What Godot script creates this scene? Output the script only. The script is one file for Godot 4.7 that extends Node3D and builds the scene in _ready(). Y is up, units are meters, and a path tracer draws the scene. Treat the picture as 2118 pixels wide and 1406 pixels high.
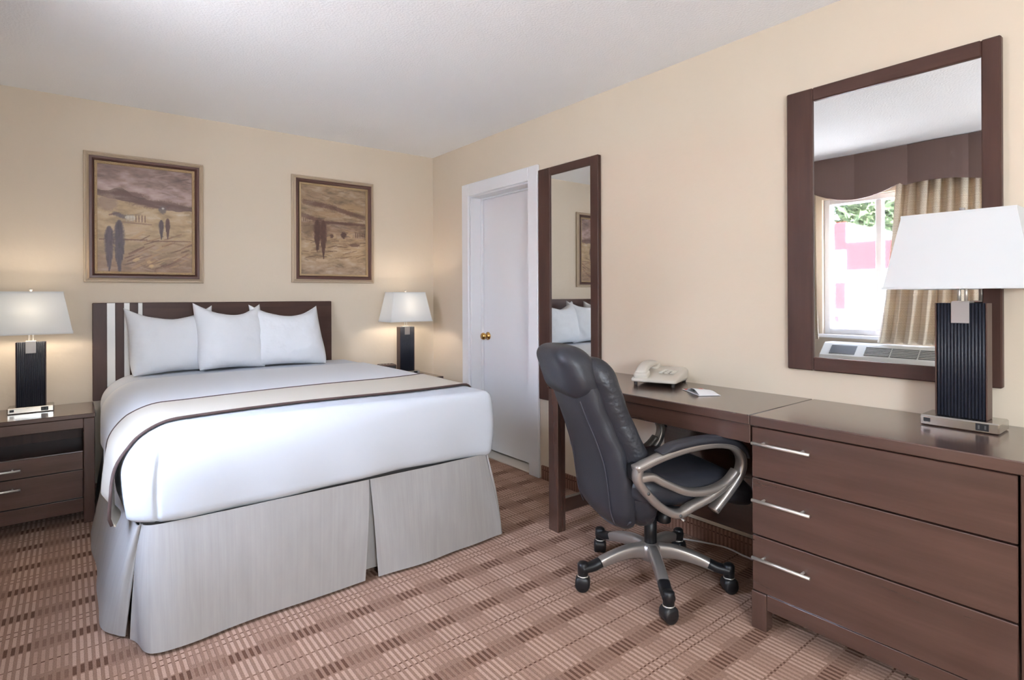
extends Node3D
# A motel bedroom. The corner of the back wall (z = 0) and the right wall (x = 0) is the origin; the room lies at x < 0, z > 0.

const CEIL := 2.39
const LEFT := -3.0
const FRONT := 5.7
var used := {}
var M := {}
var rng := RandomNumberGenerator.new()


func _ready() -> void:
	rng.seed = 7
	set_camera()
	set_light()
	make_materials()
	build_room()
	build_window()
	build_outside()
	build_door()
	build_bed()
	build_headboard()
	build_pillows()
	nightstand(Vector3(-2.6275, 0, 0.015), "dark wooden nightstand with two drawers beside the striped end of the headboard")
	nightstand(Vector3(-0.45, 0, 0.015), "dark wooden nightstand between the bed and the white door")
	build_desk()
	build_dresser()
	build_mirrors()
	build_pictures()
	build_lamps()
	build_chair()
	build_fill_lamp()
	build_small_things()


# ------------------------------------------------------------------ camera and light
func set_camera() -> void:
	var cam := Camera3D.new()
	cam.name = "camera"
	var yaw := deg_to_rad(38.15)
	var roll := deg_to_rad(-0.25)
	var f := Vector3(sin(yaw), 0, -cos(yaw))
	var r := Vector3(cos(yaw), 0, sin(yaw))
	var u := Vector3.UP
	var r2 := r * cos(roll) + u * sin(roll)
	var u2 := u * cos(roll) - r * sin(roll)
	cam.transform = Transform3D(Basis(r2, u2, -f), Vector3(-2.4475, 1.2, 4.208))
	cam.projection = Camera3D.PROJECTION_FRUSTUM
	cam.near = 0.05
	cam.far = 200.0
	cam.size = 0.05 * 1406.0 / 1163.0
	cam.frustum_offset = Vector2(0, -89.5 / 1163.0 * 0.05)
	cam.current = true
	add_child(cam)


func set_light() -> void:
	var sky_mat := ProceduralSkyMaterial.new()
	sky_mat.sky_top_color = Color(0.80, 0.87, 1.0)
	sky_mat.sky_horizon_color = Color(0.95, 0.97, 1.0)
	sky_mat.ground_horizon_color = Color(0.8, 0.8, 0.8)
	sky_mat.ground_bottom_color = Color(0.6, 0.6, 0.6)
	sky_mat.sky_energy_multiplier = 4.4
	sky_mat.ground_energy_multiplier = 2.5
	var sky := Sky.new()
	sky.sky_material = sky_mat
	var env := Environment.new()
	env.background_mode = Environment.BG_SKY
	env.sky = sky
	env.tonemap_mode = Environment.TONE_MAPPER_LINEAR
	env.tonemap_exposure = 1.38
	env.sdfgi_enabled = true
	env.ssao_enabled = true
	env.ssil_enabled = true
	# the sun stands behind the building: it lights the yard and the facade across, not the room
	var sun := DirectionalLight3D.new()
	sun.name = "sun"
	sun.light_color = Color(1.0, 0.985, 0.96)
	sun.light_energy = 95.0
	sun.light_angular_distance = 0.6
	sun.shadow_enabled = true
	sun.sky_mode = DirectionalLight3D.SKY_MODE_LIGHT_ONLY
	sun.basis = Basis.looking_at(Vector3(-0.03, -0.80, -0.60))
	add_child(sun)
	var we := WorldEnvironment.new()
	we.name = "environment"
	we.environment = env
	add_child(we)


# ------------------------------------------------------------------ nodes
func numbered(called: String) -> String:
	if not used.has(called):
		used[called] = 0
		return called
	used[called] += 1
	return "%s_%03d" % [called, used[called]]


func thing(called: String, label: String, category: String, at := Vector3.ZERO, turn := 0.0, group := "") -> Node3D:
	var o := Node3D.new()
	o.name = numbered(called)
	add_child(o)
	o.position = at
	o.rotation.y = turn
	tag(o, label, category, group)
	return o


func tag(o: Node3D, label: String, category: String, group := "") -> void:
	o.set_meta("label", label)
	o.set_meta("category", category)
	if group != "":
		o.set_meta("group", group)


func part(called: String, mesh: Mesh, mat: Material, parent: Node, at := Vector3.ZERO, turn := Vector3.ZERO) -> MeshInstance3D:
	var o := MeshInstance3D.new()
	o.name = called
	o.mesh = mesh
	o.material_override = mat
	o.position = at
	o.rotation = turn
	parent.add_child(o, true)
	return o


func structure(called: String, mesh: Mesh, mat: Material, at := Vector3.ZERO) -> MeshInstance3D:
	var o := part(numbered(called), mesh, mat, self, at)
	o.set_meta("kind", "structure")
	return o


func structure_node(called: String) -> Node3D:
	var o := Node3D.new()
	o.name = numbered(called)
	add_child(o)
	o.set_meta("kind", "structure")
	return o


# ------------------------------------------------------------------ meshes
func st_new(smooth := false) -> SurfaceTool:
	var st := SurfaceTool.new()
	st.begin(Mesh.PRIMITIVE_TRIANGLES)
	st.set_smooth_group(0 if smooth else -1)
	return st


func done(st: SurfaceTool) -> ArrayMesh:
	st.generate_normals()
	st.index()
	return st.commit()


func vtx(st: SurfaceTool, p: Vector3, uv: Vector2) -> void:
	st.set_uv(uv)
	st.add_vertex(p)


func quad(st: SurfaceTool, a: Vector3, b: Vector3, c: Vector3, d: Vector3, ua := Vector2.ZERO, ub := Vector2.RIGHT, uc := Vector2.ONE, ud := Vector2.DOWN) -> void:
	# a b c d counter-clockwise seen from outside
	vtx(st, a, ua); vtx(st, c, uc); vtx(st, b, ub)
	vtx(st, a, ua); vtx(st, d, ud); vtx(st, c, uc)


func box_into(st: SurfaceTool, c: Vector3, size: Vector3, bevel := 0.002) -> void:
	var h := size / 2.0
	var b: float = min(bevel, min(h.x, min(h.y, h.z)) * 0.49)
	var off := Vector2(fmod(absf(c.x * 7.13 + c.y * 3.7 + c.z * 5.1), 1.0), fmod(absf(c.y * 9.7 + c.z * 2.3), 1.0))
	for ax in 3:
		var a1 := (ax + 1) % 3
		var a2 := (ax + 2) % 3
		var flip: bool = size[a2] > size[a1]
		for s in [-1.0, 1.0]:
			var p := []
			var uv := []
			for k in [[-1, -1], [1, -1], [1, 1], [-1, 1]]:
				var v := Vector3.ZERO
				v[ax] = s * h[ax]
				v[a1] = k[0] * (h[a1] - b)
				v[a2] = k[1] * (h[a2] - b)
				p.append(c + v)
				uv.append(off + (Vector2(v[a2], v[a1]) if flip else Vector2(v[a1], v[a2])))
			if s > 0:
				quad(st, p[0], p[1], p[2], p[3], uv[0], uv[1], uv[2], uv[3])
			else:
				quad(st, p[3], p[2], p[1], p[0], uv[3], uv[2], uv[1], uv[0])
	if b <= 0.0:
		return
	for ax in 3:
		var a1 := (ax + 1) % 3
		var a2 := (ax + 2) % 3
		for s1 in [-1.0, 1.0]:
			for s2 in [-1.0, 1.0]:
				var p := []
				for e in [-1.0, 1.0]:
					for w in 2:
						var v := Vector3.ZERO
						v[ax] = e * (h[ax] - b)
						v[a1] = s1 * (h[a1] - (b if w else 0.0))
						v[a2] = s2 * (h[a2] - (0.0 if w else b))
						p.append(c + v)
				var u0 := off + Vector2(-h[ax], 0)
				var u1 := off + Vector2(h[ax], 0)
				if s1 * s2 > 0:
					quad(st, p[0], p[1], p[3], p[2], u0, u0, u1, u1)
				else:
					quad(st, p[2], p[3], p[1], p[0], u1, u1, u0, u0)
	for sx in [-1.0, 1.0]:
		for sy in [-1.0, 1.0]:
			for sz in [-1.0, 1.0]:
				var q := Vector3(sx, sy, sz)
				var i := h - Vector3(b, b, b)
				var p0 := c + q * Vector3(h.x, i.y, i.z)
				var p1 := c + q * Vector3(i.x, h.y, i.z)
				var p2 := c + q * Vector3(i.x, i.y, h.z)
				if sx * sy * sz > 0:
					vtx(st, p0, off); vtx(st, p2, off); vtx(st, p1, off)
				else:
					vtx(st, p0, off); vtx(st, p1, off); vtx(st, p2, off)


func box(size: Vector3, bevel := 0.002, c := Vector3.ZERO) -> ArrayMesh:
	var st := st_new()
	box_into(st, c, size, bevel)
	return done(st)


func span(lo: Vector3, hi: Vector3, bevel := 0.002) -> ArrayMesh:
	var st := st_new()
	box_into(st, (lo + hi) / 2.0, hi - lo, bevel)
	return done(st)


func spans(list: Array, bevel := 0.0) -> ArrayMesh:
	var st := st_new()
	for e in list:
		box_into(st, (e[0] + e[1]) / 2.0, e[1] - e[0], bevel)
	return done(st)


func soften(p: Vector3, half: Vector3, r: Vector3) -> Vector3:
	var inner := p.clamp(-(half - r), half - r)
	var d := (p - inner) / r
	if d.length() < 1e-6:
		return p
	return inner + d.normalized() * r


func soft_box(half: Vector3, r: Vector3, seg: Vector3i, disp = null, rounded := true) -> ArrayMesh:
	# a box with rounded edges, and a function that moves its points
	var st := st_new(true)
	for ax in 3:
		var a1 := (ax + 1) % 3
		var a2 := (ax + 2) % 3
		for s in [-1.0, 1.0]:
			var n1: int = seg[a1]
			var n2: int = seg[a2]
			var pts := []
			for i in n1 + 1:
				var row := []
				for j in n2 + 1:
					var p := Vector3.ZERO
					p[ax] = s * half[ax]
					p[a1] = edge_grid(i, n1, half[a1], r[a1])
					p[a2] = edge_grid(j, n2, half[a2], r[a2])
					var q := soften(p, half, r) if rounded else p
					if disp != null:
						q = disp.call(q)
					row.append([q, Vector2(p[a1], p[a2])])
				pts.append(row)
			for i in n1:
				for j in n2:
					var a: Array = pts[i][j]
					var b: Array = pts[i + 1][j]
					var c: Array = pts[i + 1][j + 1]
					var d: Array = pts[i][j + 1]
					if s > 0:
						quad(st, a[0], b[0], c[0], d[0], a[1], b[1], c[1], d[1])
					else:
						quad(st, d[0], c[0], b[0], a[0], d[1], c[1], b[1], a[1])
	return done(st)


func edge_grid(i: int, n: int, half: float, r: float) -> float:
	# a quarter of the steps goes into each rounded end
	var t := float(i) / n
	if t < 0.25:
		return -half + r * (t / 0.25)
	if t > 0.75:
		return half - r * ((1.0 - t) / 0.25)
	return lerpf(-half + r, half - r, (t - 0.25) / 0.5)


func grid_mesh(nu: int, nv: int, fn: Callable, thick := 0.0, uvs := Vector2.ONE) -> ArrayMesh:
	# a sheet fn(u, v); with a thickness it gets a back and rims
	var p := []
	for i in nu + 1:
		var row := []
		for j in nv + 1:
			row.append(fn.call(float(i) / nu, float(j) / nv))
		p.append(row)
	var st := st_new(true)
	for i in nu:
		for j in nv:
			quad(st, p[i][j], p[i + 1][j], p[i + 1][j + 1], p[i][j + 1], Vector2(float(i) / nu, float(j) / nv) * uvs, Vector2(float(i + 1) / nu, float(j) / nv) * uvs, Vector2(float(i + 1) / nu, float(j + 1) / nv) * uvs, Vector2(float(i) / nu, float(j + 1) / nv) * uvs)
	if thick > 0.0:
		var q := []
		for i in nu + 1:
			var row := []
			for j in nv + 1:
				var du: Vector3 = p[mini(i + 1, nu)][j] - p[maxi(i - 1, 0)][j]
				var dv: Vector3 = p[i][mini(j + 1, nv)] - p[i][maxi(j - 1, 0)]
				row.append(p[i][j] - du.cross(dv).normalized() * thick)
			q.append(row)
		st.set_smooth_group(1)
		for i in nu:
			for j in nv:
				quad(st, q[i][j + 1], q[i + 1][j + 1], q[i + 1][j], q[i][j])
		st.set_smooth_group(-1)
		for i in nu:
			quad(st, q[i][0], q[i + 1][0], p[i + 1][0], p[i][0])
			quad(st, p[i][nv], p[i + 1][nv], q[i + 1][nv], q[i][nv])
		for j in nv:
			quad(st, p[0][j], p[0][j + 1], q[0][j + 1], q[0][j])
			quad(st, q[nu][j], q[nu][j + 1], p[nu][j + 1], p[nu][j])
	return done(st)


func loft(rings: Array, cap := true) -> ArrayMesh:
	# closed rings of points, one after another
	var st := st_new(true)
	loft_into(st, rings, cap)
	return done(st)


func loft_into(st: SurfaceTool, rings: Array, cap := true) -> void:
	var n: int = rings[0].size()
	for i in rings.size() - 1:
		for j in n:
			var k := (j + 1) % n
			quad(st, rings[i][j], rings[i][k], rings[i + 1][k], rings[i + 1][j], Vector2(float(j) / n, i), Vector2(float(j + 1) / n, i), Vector2(float(j + 1) / n, i + 1), Vector2(float(j) / n, i + 1))
	if cap:
		for e in 2:
			var ring: Array = rings[0] if e == 0 else rings[rings.size() - 1]
			var mid := Vector3.ZERO
			for p in ring:
				mid += p / n
			for j in n:
				var k := (j + 1) % n
				if e == 0:
					vtx(st, mid, Vector2.ZERO); vtx(st, ring[j], Vector2.ZERO); vtx(st, ring[k], Vector2.ZERO)
				else:
					vtx(st, mid, Vector2.ZERO); vtx(st, ring[k], Vector2.ZERO); vtx(st, ring[j], Vector2.ZERO)


func smooth_path(pts: Array, per := 6) -> Array:
	var out := []
	var n := pts.size()
	for i in n - 1:
		var p0: Vector3 = pts[maxi(i - 1, 0)]
		var p1: Vector3 = pts[i]
		var p2: Vector3 = pts[i + 1]
		var p3: Vector3 = pts[mini(i + 2, n - 1)]
		for k in per:
			out.append(p1.cubic_interpolate(p2, p0, p3, float(k) / per))
	out.append(pts[n - 1])
	return out


func sweep(path: Array, side: Vector3, a, b: float, power := 2.0, n := 12) -> ArrayMesh:
	# a superellipse of half sizes a (in the plane) and b (along side) swept along a path; a may be a function of 0..1
	var rings := []
	for i in path.size():
		var t: Vector3 = (path[mini(i + 1, path.size() - 1)] - path[maxi(i - 1, 0)]).normalized()
		var nn := side.cross(t).normalized()
		var ss := t.cross(nn)
		var aa: float = a.call(float(i) / (path.size() - 1)) if a is Callable else a
		var ring := []
		for k in n:
			var w := TAU * k / n
			var cx := signf(cos(w)) * pow(absf(cos(w)), 2.0 / power)
			var cy := signf(sin(w)) * pow(absf(sin(w)), 2.0 / power)
			ring.append(path[i] + nn * cx * aa + ss * cy * b)
		rings.append(ring)
	return loft(rings)


func tube(path: Array, radius: float, n := 10) -> ArrayMesh:
	var dir: Vector3 = (path[path.size() - 1] - path[0]).normalized()
	var side := Vector3.UP if absf(dir.y) < 0.8 else Vector3.RIGHT
	return sweep(path, side, radius, radius, 2.0, n)


func lathe(profile: Array, n := 24) -> ArrayMesh:
	# (radius, height) pairs from the bottom up
	var rings := []
	for q in profile:
		var ring := []
		for k in n:
			var w := -TAU * k / n
			ring.append(Vector3(cos(w) * q.x, q.y, sin(w) * q.x))
		rings.append(ring)
	return loft(rings)


func frame_ring(w: float, h: float, profile: Array) -> ArrayMesh:
	# a mitred moulding round a w x h rectangle in the xy plane; profile of (inset, depth) pairs
	var st := st_new()
	for i in profile.size() - 1:
		var a: Vector2 = profile[i]
		var b: Vector2 = profile[i + 1]
		var ca := [Vector3(-w / 2 + a.x, -h / 2 + a.x, a.y), Vector3(w / 2 - a.x, -h / 2 + a.x, a.y), Vector3(w / 2 - a.x, h / 2 - a.x, a.y), Vector3(-w / 2 + a.x, h / 2 - a.x, a.y)]
		var cb := [Vector3(-w / 2 + b.x, -h / 2 + b.x, b.y), Vector3(w / 2 - b.x, -h / 2 + b.x, b.y), Vector3(w / 2 - b.x, h / 2 - b.x, b.y), Vector3(-w / 2 + b.x, h / 2 - b.x, b.y)]
		for k in 4:
			var l := (k + 1) % 4
			var len_k: float = ca[k].distance_to(ca[l])
			quad(st, ca[k], ca[l], cb[l], cb[k], Vector2(0, a.x), Vector2(len_k, a.x), Vector2(len_k - b.x, b.x), Vector2(b.x, b.x))
	return done(st)


# ------------------------------------------------------------------ materials
func mat(c: Color, rough := 0.6, metal := 0.0) -> StandardMaterial3D:
	var m := StandardMaterial3D.new()
	m.albedo_color = c
	m.roughness = rough
	m.metallic = metal
	m.cull_mode = BaseMaterial3D.CULL_DISABLED
	return m


func noise_image(size: Vector2i, fn: Callable) -> ImageTexture:
	var im := Image.create(size.x, size.y, false, Image.FORMAT_RGB8)
	for y in size.y:
		for x in size.x:
			im.set_pixel(x, y, fn.call(x, y))
	return ImageTexture.create_from_image(im)


func noise_tex(freq: float, size := 256, seed_ := 1, octaves := 3) -> NoiseTexture2D:
	var n := FastNoiseLite.new()
	n.seed = seed_
	n.frequency = freq
	n.fractal_octaves = octaves
	var t := NoiseTexture2D.new()
	t.width = size
	t.height = size
	t.seamless = true
	t.noise = n
	return t


func bumpy(m: StandardMaterial3D, tex: Texture2D, depth_cm: float, scale: float) -> StandardMaterial3D:
	m.heightmap_enabled = true
	m.heightmap_texture = tex
	m.heightmap_scale = depth_cm
	m.uv1_triplanar = true
	m.uv1_scale = Vector3.ONE * scale
	return m


func wood_texture(base: Color, dark: Color, seed_: int) -> ImageTexture:
	var n := FastNoiseLite.new()
	n.seed = seed_
	n.frequency = 0.02
	n.fractal_octaves = 4
	var fine := FastNoiseLite.new()
	fine.seed = seed_ + 5
	fine.frequency = 0.12
	return noise_image(Vector2i(512, 256), func(x: int, y: int) -> Color:
		# seamless lengthwise through a ring; crosswise the boards are narrower than the tile
		var w := TAU * x / 512.0
		var g := n.get_noise_3d(cos(w) * 14.0, y * 1.1, sin(w) * 14.0)
		var h := fine.get_noise_3d(cos(w) * 9.0, y * 1.3, sin(w) * 9.0)
		return base.lerp(dark, clampf(0.5 + g * 0.75 + h * 0.2, 0.0, 1.0)))


func carpet_texture() -> Array:
	# ten ribs (0.205 m) across, two bands of dark dashes (0.508 m) along
	var w := 640
	var h := 1024
	var n := FastNoiseLite.new()
	n.seed = 3
	n.frequency = 0.09
	var col := Image.create(w, h, false, Image.FORMAT_RGB8)
	var hgt := Image.create(w, h, false, Image.FORMAT_RGB8)
	var base := Color(0.620, 0.490, 0.420)
	var light := Color(0.775, 0.640, 0.562)
	var mid := Color(0.715, 0.578, 0.502)
	var dark := Color(0.425, 0.300, 0.240)
	var shade := Color(0.535, 0.408, 0.340)
	var rows := [0.0, 0.254]
	for y in h:
		var z := 0.508 * y / h
		for x in w:
			var rib := int(x / 64)
			var fx := (x % 64) / 64.0
			var on := fx > 0.20 and fx < 0.70
			var c := base
			var high := 0.35
			var jit := n.get_noise_2d(x * 2.0, y * 0.6)
			var zz := z + 0.003 * n.get_noise_2d(rib * 37.0, 5.0)
			var group := rib < 5
			if on:
				# light dashes stand opposite the dark groups
				var second := zz > 0.254
				var near: float = minf(absf(zz - 0.0), minf(absf(zz - 0.254), absf(zz - 0.508)))
				high = 0.75
				if near < 0.026:
					c = dark if group else shade
				elif group:
					c = light if near > 0.033 else base
				else:
					c = mid if near > 0.05 else base
				var m := fmod(zz, 0.254)
				# thin cross threads between the bands: two in one gap, one in the next
				if not second and (absf(m - 0.114) < 0.003 or absf(m - 0.148) < 0.003):
					c = dark if group else shade
				if not second and absf(m - 0.131) < 0.014:
					c = c.lerp(light, 0.6)
				if second and absf(m - 0.131) < 0.0035:
					c = dark if not group else shade
			c = c.lightened(clampf(jit * 0.14, 0.0, 1.0)) if jit > 0.0 else c.darkened(clampf(-jit * 0.22, 0.0, 1.0))
			col.set_pixel(x, y, c)
			var g := clampf(high + jit * 0.25, 0.0, 1.0)
			hgt.set_pixel(x, y, Color(g, g, g))
	return [ImageTexture.create_from_image(col), ImageTexture.create_from_image(hgt)]


func weave_texture(a: Color, b: Color, stripes: int, seed_: int, spread := 0.5) -> ImageTexture:
	# fine upright threads of uneven tone
	var r := RandomNumberGenerator.new()
	r.seed = seed_
	var tone := []
	for k in stripes:
		tone.append(r.randf())
	var n := FastNoiseLite.new()
	n.seed = seed_
	n.frequency = 0.03
	return noise_image(Vector2i(512, 256), func(x: int, y: int) -> Color:
		var k := int(x * stripes / 512.0)
		var w := TAU * y / 256.0
		var v: float = tone[k] * spread + (0.5 + 0.5 * n.get_noise_3d(x * 1.5, cos(w) * 20.0, sin(w) * 20.0)) * (1.0 - spread)
		return a.lerp(b, clampf(v, 0.0, 1.0)))


func make_materials() -> void:
	M.wall = bumpy(mat(Color(0.828, 0.768, 0.690), 0.75), noise_tex(0.05, 256, 4), 0.04, 2.0)
	M.ceiling = bumpy(mat(Color(0.96, 0.96, 0.965), 0.9), noise_tex(0.09, 256, 9), 0.15, 3.0)
	M.white_paint = mat(Color(0.90, 0.90, 0.91), 0.38)
	var carpet := carpet_texture()
	M.carpet = mat(Color.WHITE, 0.95)
	M.carpet.albedo_texture = carpet[0]
	M.carpet.heightmap_enabled = true
	M.carpet.heightmap_texture = carpet[1]
	M.carpet.heightmap_scale = 0.35
	M.carpet.metallic_specular = 0.2
	M.carpet_base = mat(Color(0.72, 0.66, 0.64), 0.95)
	M.carpet_base.albedo_texture = carpet[0]
	M.carpet_base.metallic_specular = 0.2
	M.wood = mat(Color.WHITE, 0.26)
	M.wood.metallic_specular = 0.65
	M.wood.albedo_texture = wood_texture(Color(0.330, 0.233, 0.200), Color(0.272, 0.187, 0.160), 11)
	M.wood.uv1_scale = Vector3(0.9, 2.2, 1)
	M.wood.clearcoat_enabled = true
	M.wood.clearcoat = 0.8
	M.wood.clearcoat_roughness = 0.18
	M.wood_dark = mat(Color.WHITE, 0.4)
	M.wood_dark.albedo_texture = wood_texture(Color(0.312, 0.220, 0.192), Color(0.255, 0.174, 0.152), 21)
	M.wood_dark.uv1_scale = Vector3(0.9, 2.2, 1)
	M.wood_dark.metallic_specular = 0.35
	M.white_inlay = mat(Color(0.86, 0.85, 0.83), 0.3)
	M.chrome = mat(Color(0.78, 0.77, 0.75), 0.22, 1.0)
	M.nickel = mat(Color(0.86, 0.84, 0.81), 0.42, 0.85)
	M.plate = mat(Color(0.62, 0.60, 0.585), 0.5, 0.5)
	M.brass = mat(Color(0.80, 0.62, 0.36), 0.22, 1.0)
	M.mirror = mat(Color(0.93, 0.94, 0.94), 0.015, 1.0)
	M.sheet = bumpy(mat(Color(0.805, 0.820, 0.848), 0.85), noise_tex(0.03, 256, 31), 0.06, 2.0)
	M.blanket = bumpy(mat(Color(0.875, 0.88, 0.89), 0.9), noise_tex(0.04, 256, 33), 0.05, 3.0)  # same cover as the sheet; the light angle is put into its tone
	M.pillow = bumpy(mat(Color(0.855, 0.858, 0.87), 0.85), noise_tex(0.02, 256, 35), 0.3, 2.5)
	M.shaded_ticking = mat(Color(0.36, 0.34, 0.335), 0.9)  # darkened cloth: puts shade into the corner slit of the skirt
	M.skirt = mat(Color.WHITE, 0.9)
	M.skirt.albedo_texture = weave_texture(Color(0.620, 0.604, 0.592), Color(0.680, 0.664, 0.652), 200, 41, 0.25)
	M.skirt.uv1_scale = Vector3(1.6, 1.2, 1)
	M.runner = mat(Color.WHITE, 0.85)
	M.runner.albedo_texture = weave_texture(Color(0.790, 0.755, 0.695), Color(0.860, 0.830, 0.780), 96, 43, 0.25)
	M.runner.uv1_scale = Vector3(4.0, 2.0, 1)
	M.piping = mat(Color(0.30, 0.225, 0.205), 0.7)
	M.leather = bumpy(mat(Color(0.175, 0.178, 0.205), 0.45), noise_tex(0.06, 256, 51), 0.03, 6.0)
	M.leather_side = bumpy(mat(Color(0.165, 0.168, 0.192), 0.42), noise_tex(0.03, 256, 52), 0.25, 4.0)
	M.stitch = mat(Color(0.27, 0.27, 0.30), 0.5)
	M.black_plastic = mat(Color(0.085, 0.085, 0.095), 0.42)
	M.silver_plastic = mat(Color(0.66, 0.635, 0.615), 0.32, 0.7)
	M.navy = mat(Color(0.120, 0.130, 0.175), 0.45)
	M.bronze = mat(Color(0.30, 0.215, 0.190), 0.4, 0.2)
	M.shade = mat(Color(0.855, 0.86, 0.865), 0.9)
	M.shade.backlight_enabled = true
	M.shade.backlight = Color(0.62, 0.62, 0.61)
	M.bulb_lit = mat(Color(1, 0.95, 0.85), 0.5)
	M.bulb_lit.emission_enabled = true
	M.bulb_lit.emission = Color(1.0, 0.93, 0.83)
	M.bulb_lit.emission_energy_multiplier = 3.0
	M.globe = mat(Color(1, 1, 1), 0.5)  # glow of the added fill lamp behind the camera
	M.globe.emission_enabled = true
	M.globe.emission = Color(1.0, 0.98, 0.96)
	M.globe.emission_energy_multiplier = 2.0
	M.bulb_off = mat(Color(0.93, 0.93, 0.92), 0.3)
	M.phone = mat(Color(0.80, 0.770, 0.725), 0.45)
	M.phone_dark = mat(Color(0.22, 0.20, 0.19), 0.6)
	M.paper = mat(Color(0.92, 0.92, 0.93), 0.7)
	M.red_print = mat(Color(0.78, 0.22, 0.20), 0.7)
	M.gold_pale = bumpy(mat(Color(0.715, 0.640, 0.550), 0.45, 0.15), noise_tex(0.08, 128, 61), 0.08, 8.0)
	M.gold = bumpy(mat(Color(0.70, 0.600, 0.460), 0.42, 0.35), noise_tex(0.12, 128, 62), 0.25, 10.0)
	M.frame_brown = mat(Color(0.330, 0.215, 0.190), 0.4)
	M.valance = mat(Color.WHITE, 0.8)
	M.valance.albedo_texture = weave_texture(Color(0.44, 0.355, 0.335), Color(0.50, 0.410, 0.385), 64, 71)
	M.curtain = mat(Color.WHITE, 0.8)
	M.curtain.albedo_texture = curtain_texture()
	M.curtain.backlight_enabled = true
	M.curtain.backlight = Color(0.5, 0.48, 0.44)
	M.glass = mat(Color(0.12, 0.14, 0.14, 0.02), 0.02)
	M.glass.transparency = BaseMaterial3D.TRANSPARENCY_ALPHA
	M.cream_plastic = mat(Color(0.80, 0.79, 0.765), 0.5)
	M.grille = mat(Color(0.30, 0.295, 0.29), 0.5)
	M.concrete = bumpy(mat(Color(0.74, 0.73, 0.71), 0.9), noise_tex(0.05, 256, 81), 0.2, 1.0)
	M.stucco = mat(Color(0.85, 0.84, 0.83), 0.9)
	M.red_paint = mat(Color(0.68, 0.150, 0.160), 1.0)
	M.red_paint.metallic_specular = 0.1
	M.leaf = mat(Color(0.20, 0.235, 0.17), 1.0)
	M.leaf.metallic_specular = 0.1
	M.bark = mat(Color(0.33, 0.27, 0.22), 0.9)
	M.blue_grey = mat(Color(0.16, 0.18, 0.22), 0.7)
	M.cable = mat(Color(0.72, 0.70, 0.68), 0.5)


func curtain_texture() -> ImageTexture:
	var n := FastNoiseLite.new()
	n.seed = 91
	n.frequency = 0.018
	n.fractal_octaves = 3
	var cream := Color(0.92, 0.885, 0.82)
	var tan_ := Color(0.80, 0.735, 0.65)
	var brown := Color(0.52, 0.41, 0.35)
	return noise_image(Vector2i(512, 512), func(x: int, y: int) -> Color:
		var a := n.get_noise_2d(x * 1.0, y * 0.45)
		var b := n.get_noise_2d(x * 2.0 + 900.0, y * 1.6)
		var c := cream.lerp(tan_, clampf(0.4 + a * 1.6, 0.0, 1.0))
		if b > 0.12 and a > -0.1:
			c = c.lerp(brown, clampf((b - 0.12) * 6.0, 0.0, 0.8))
		return c)


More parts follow.
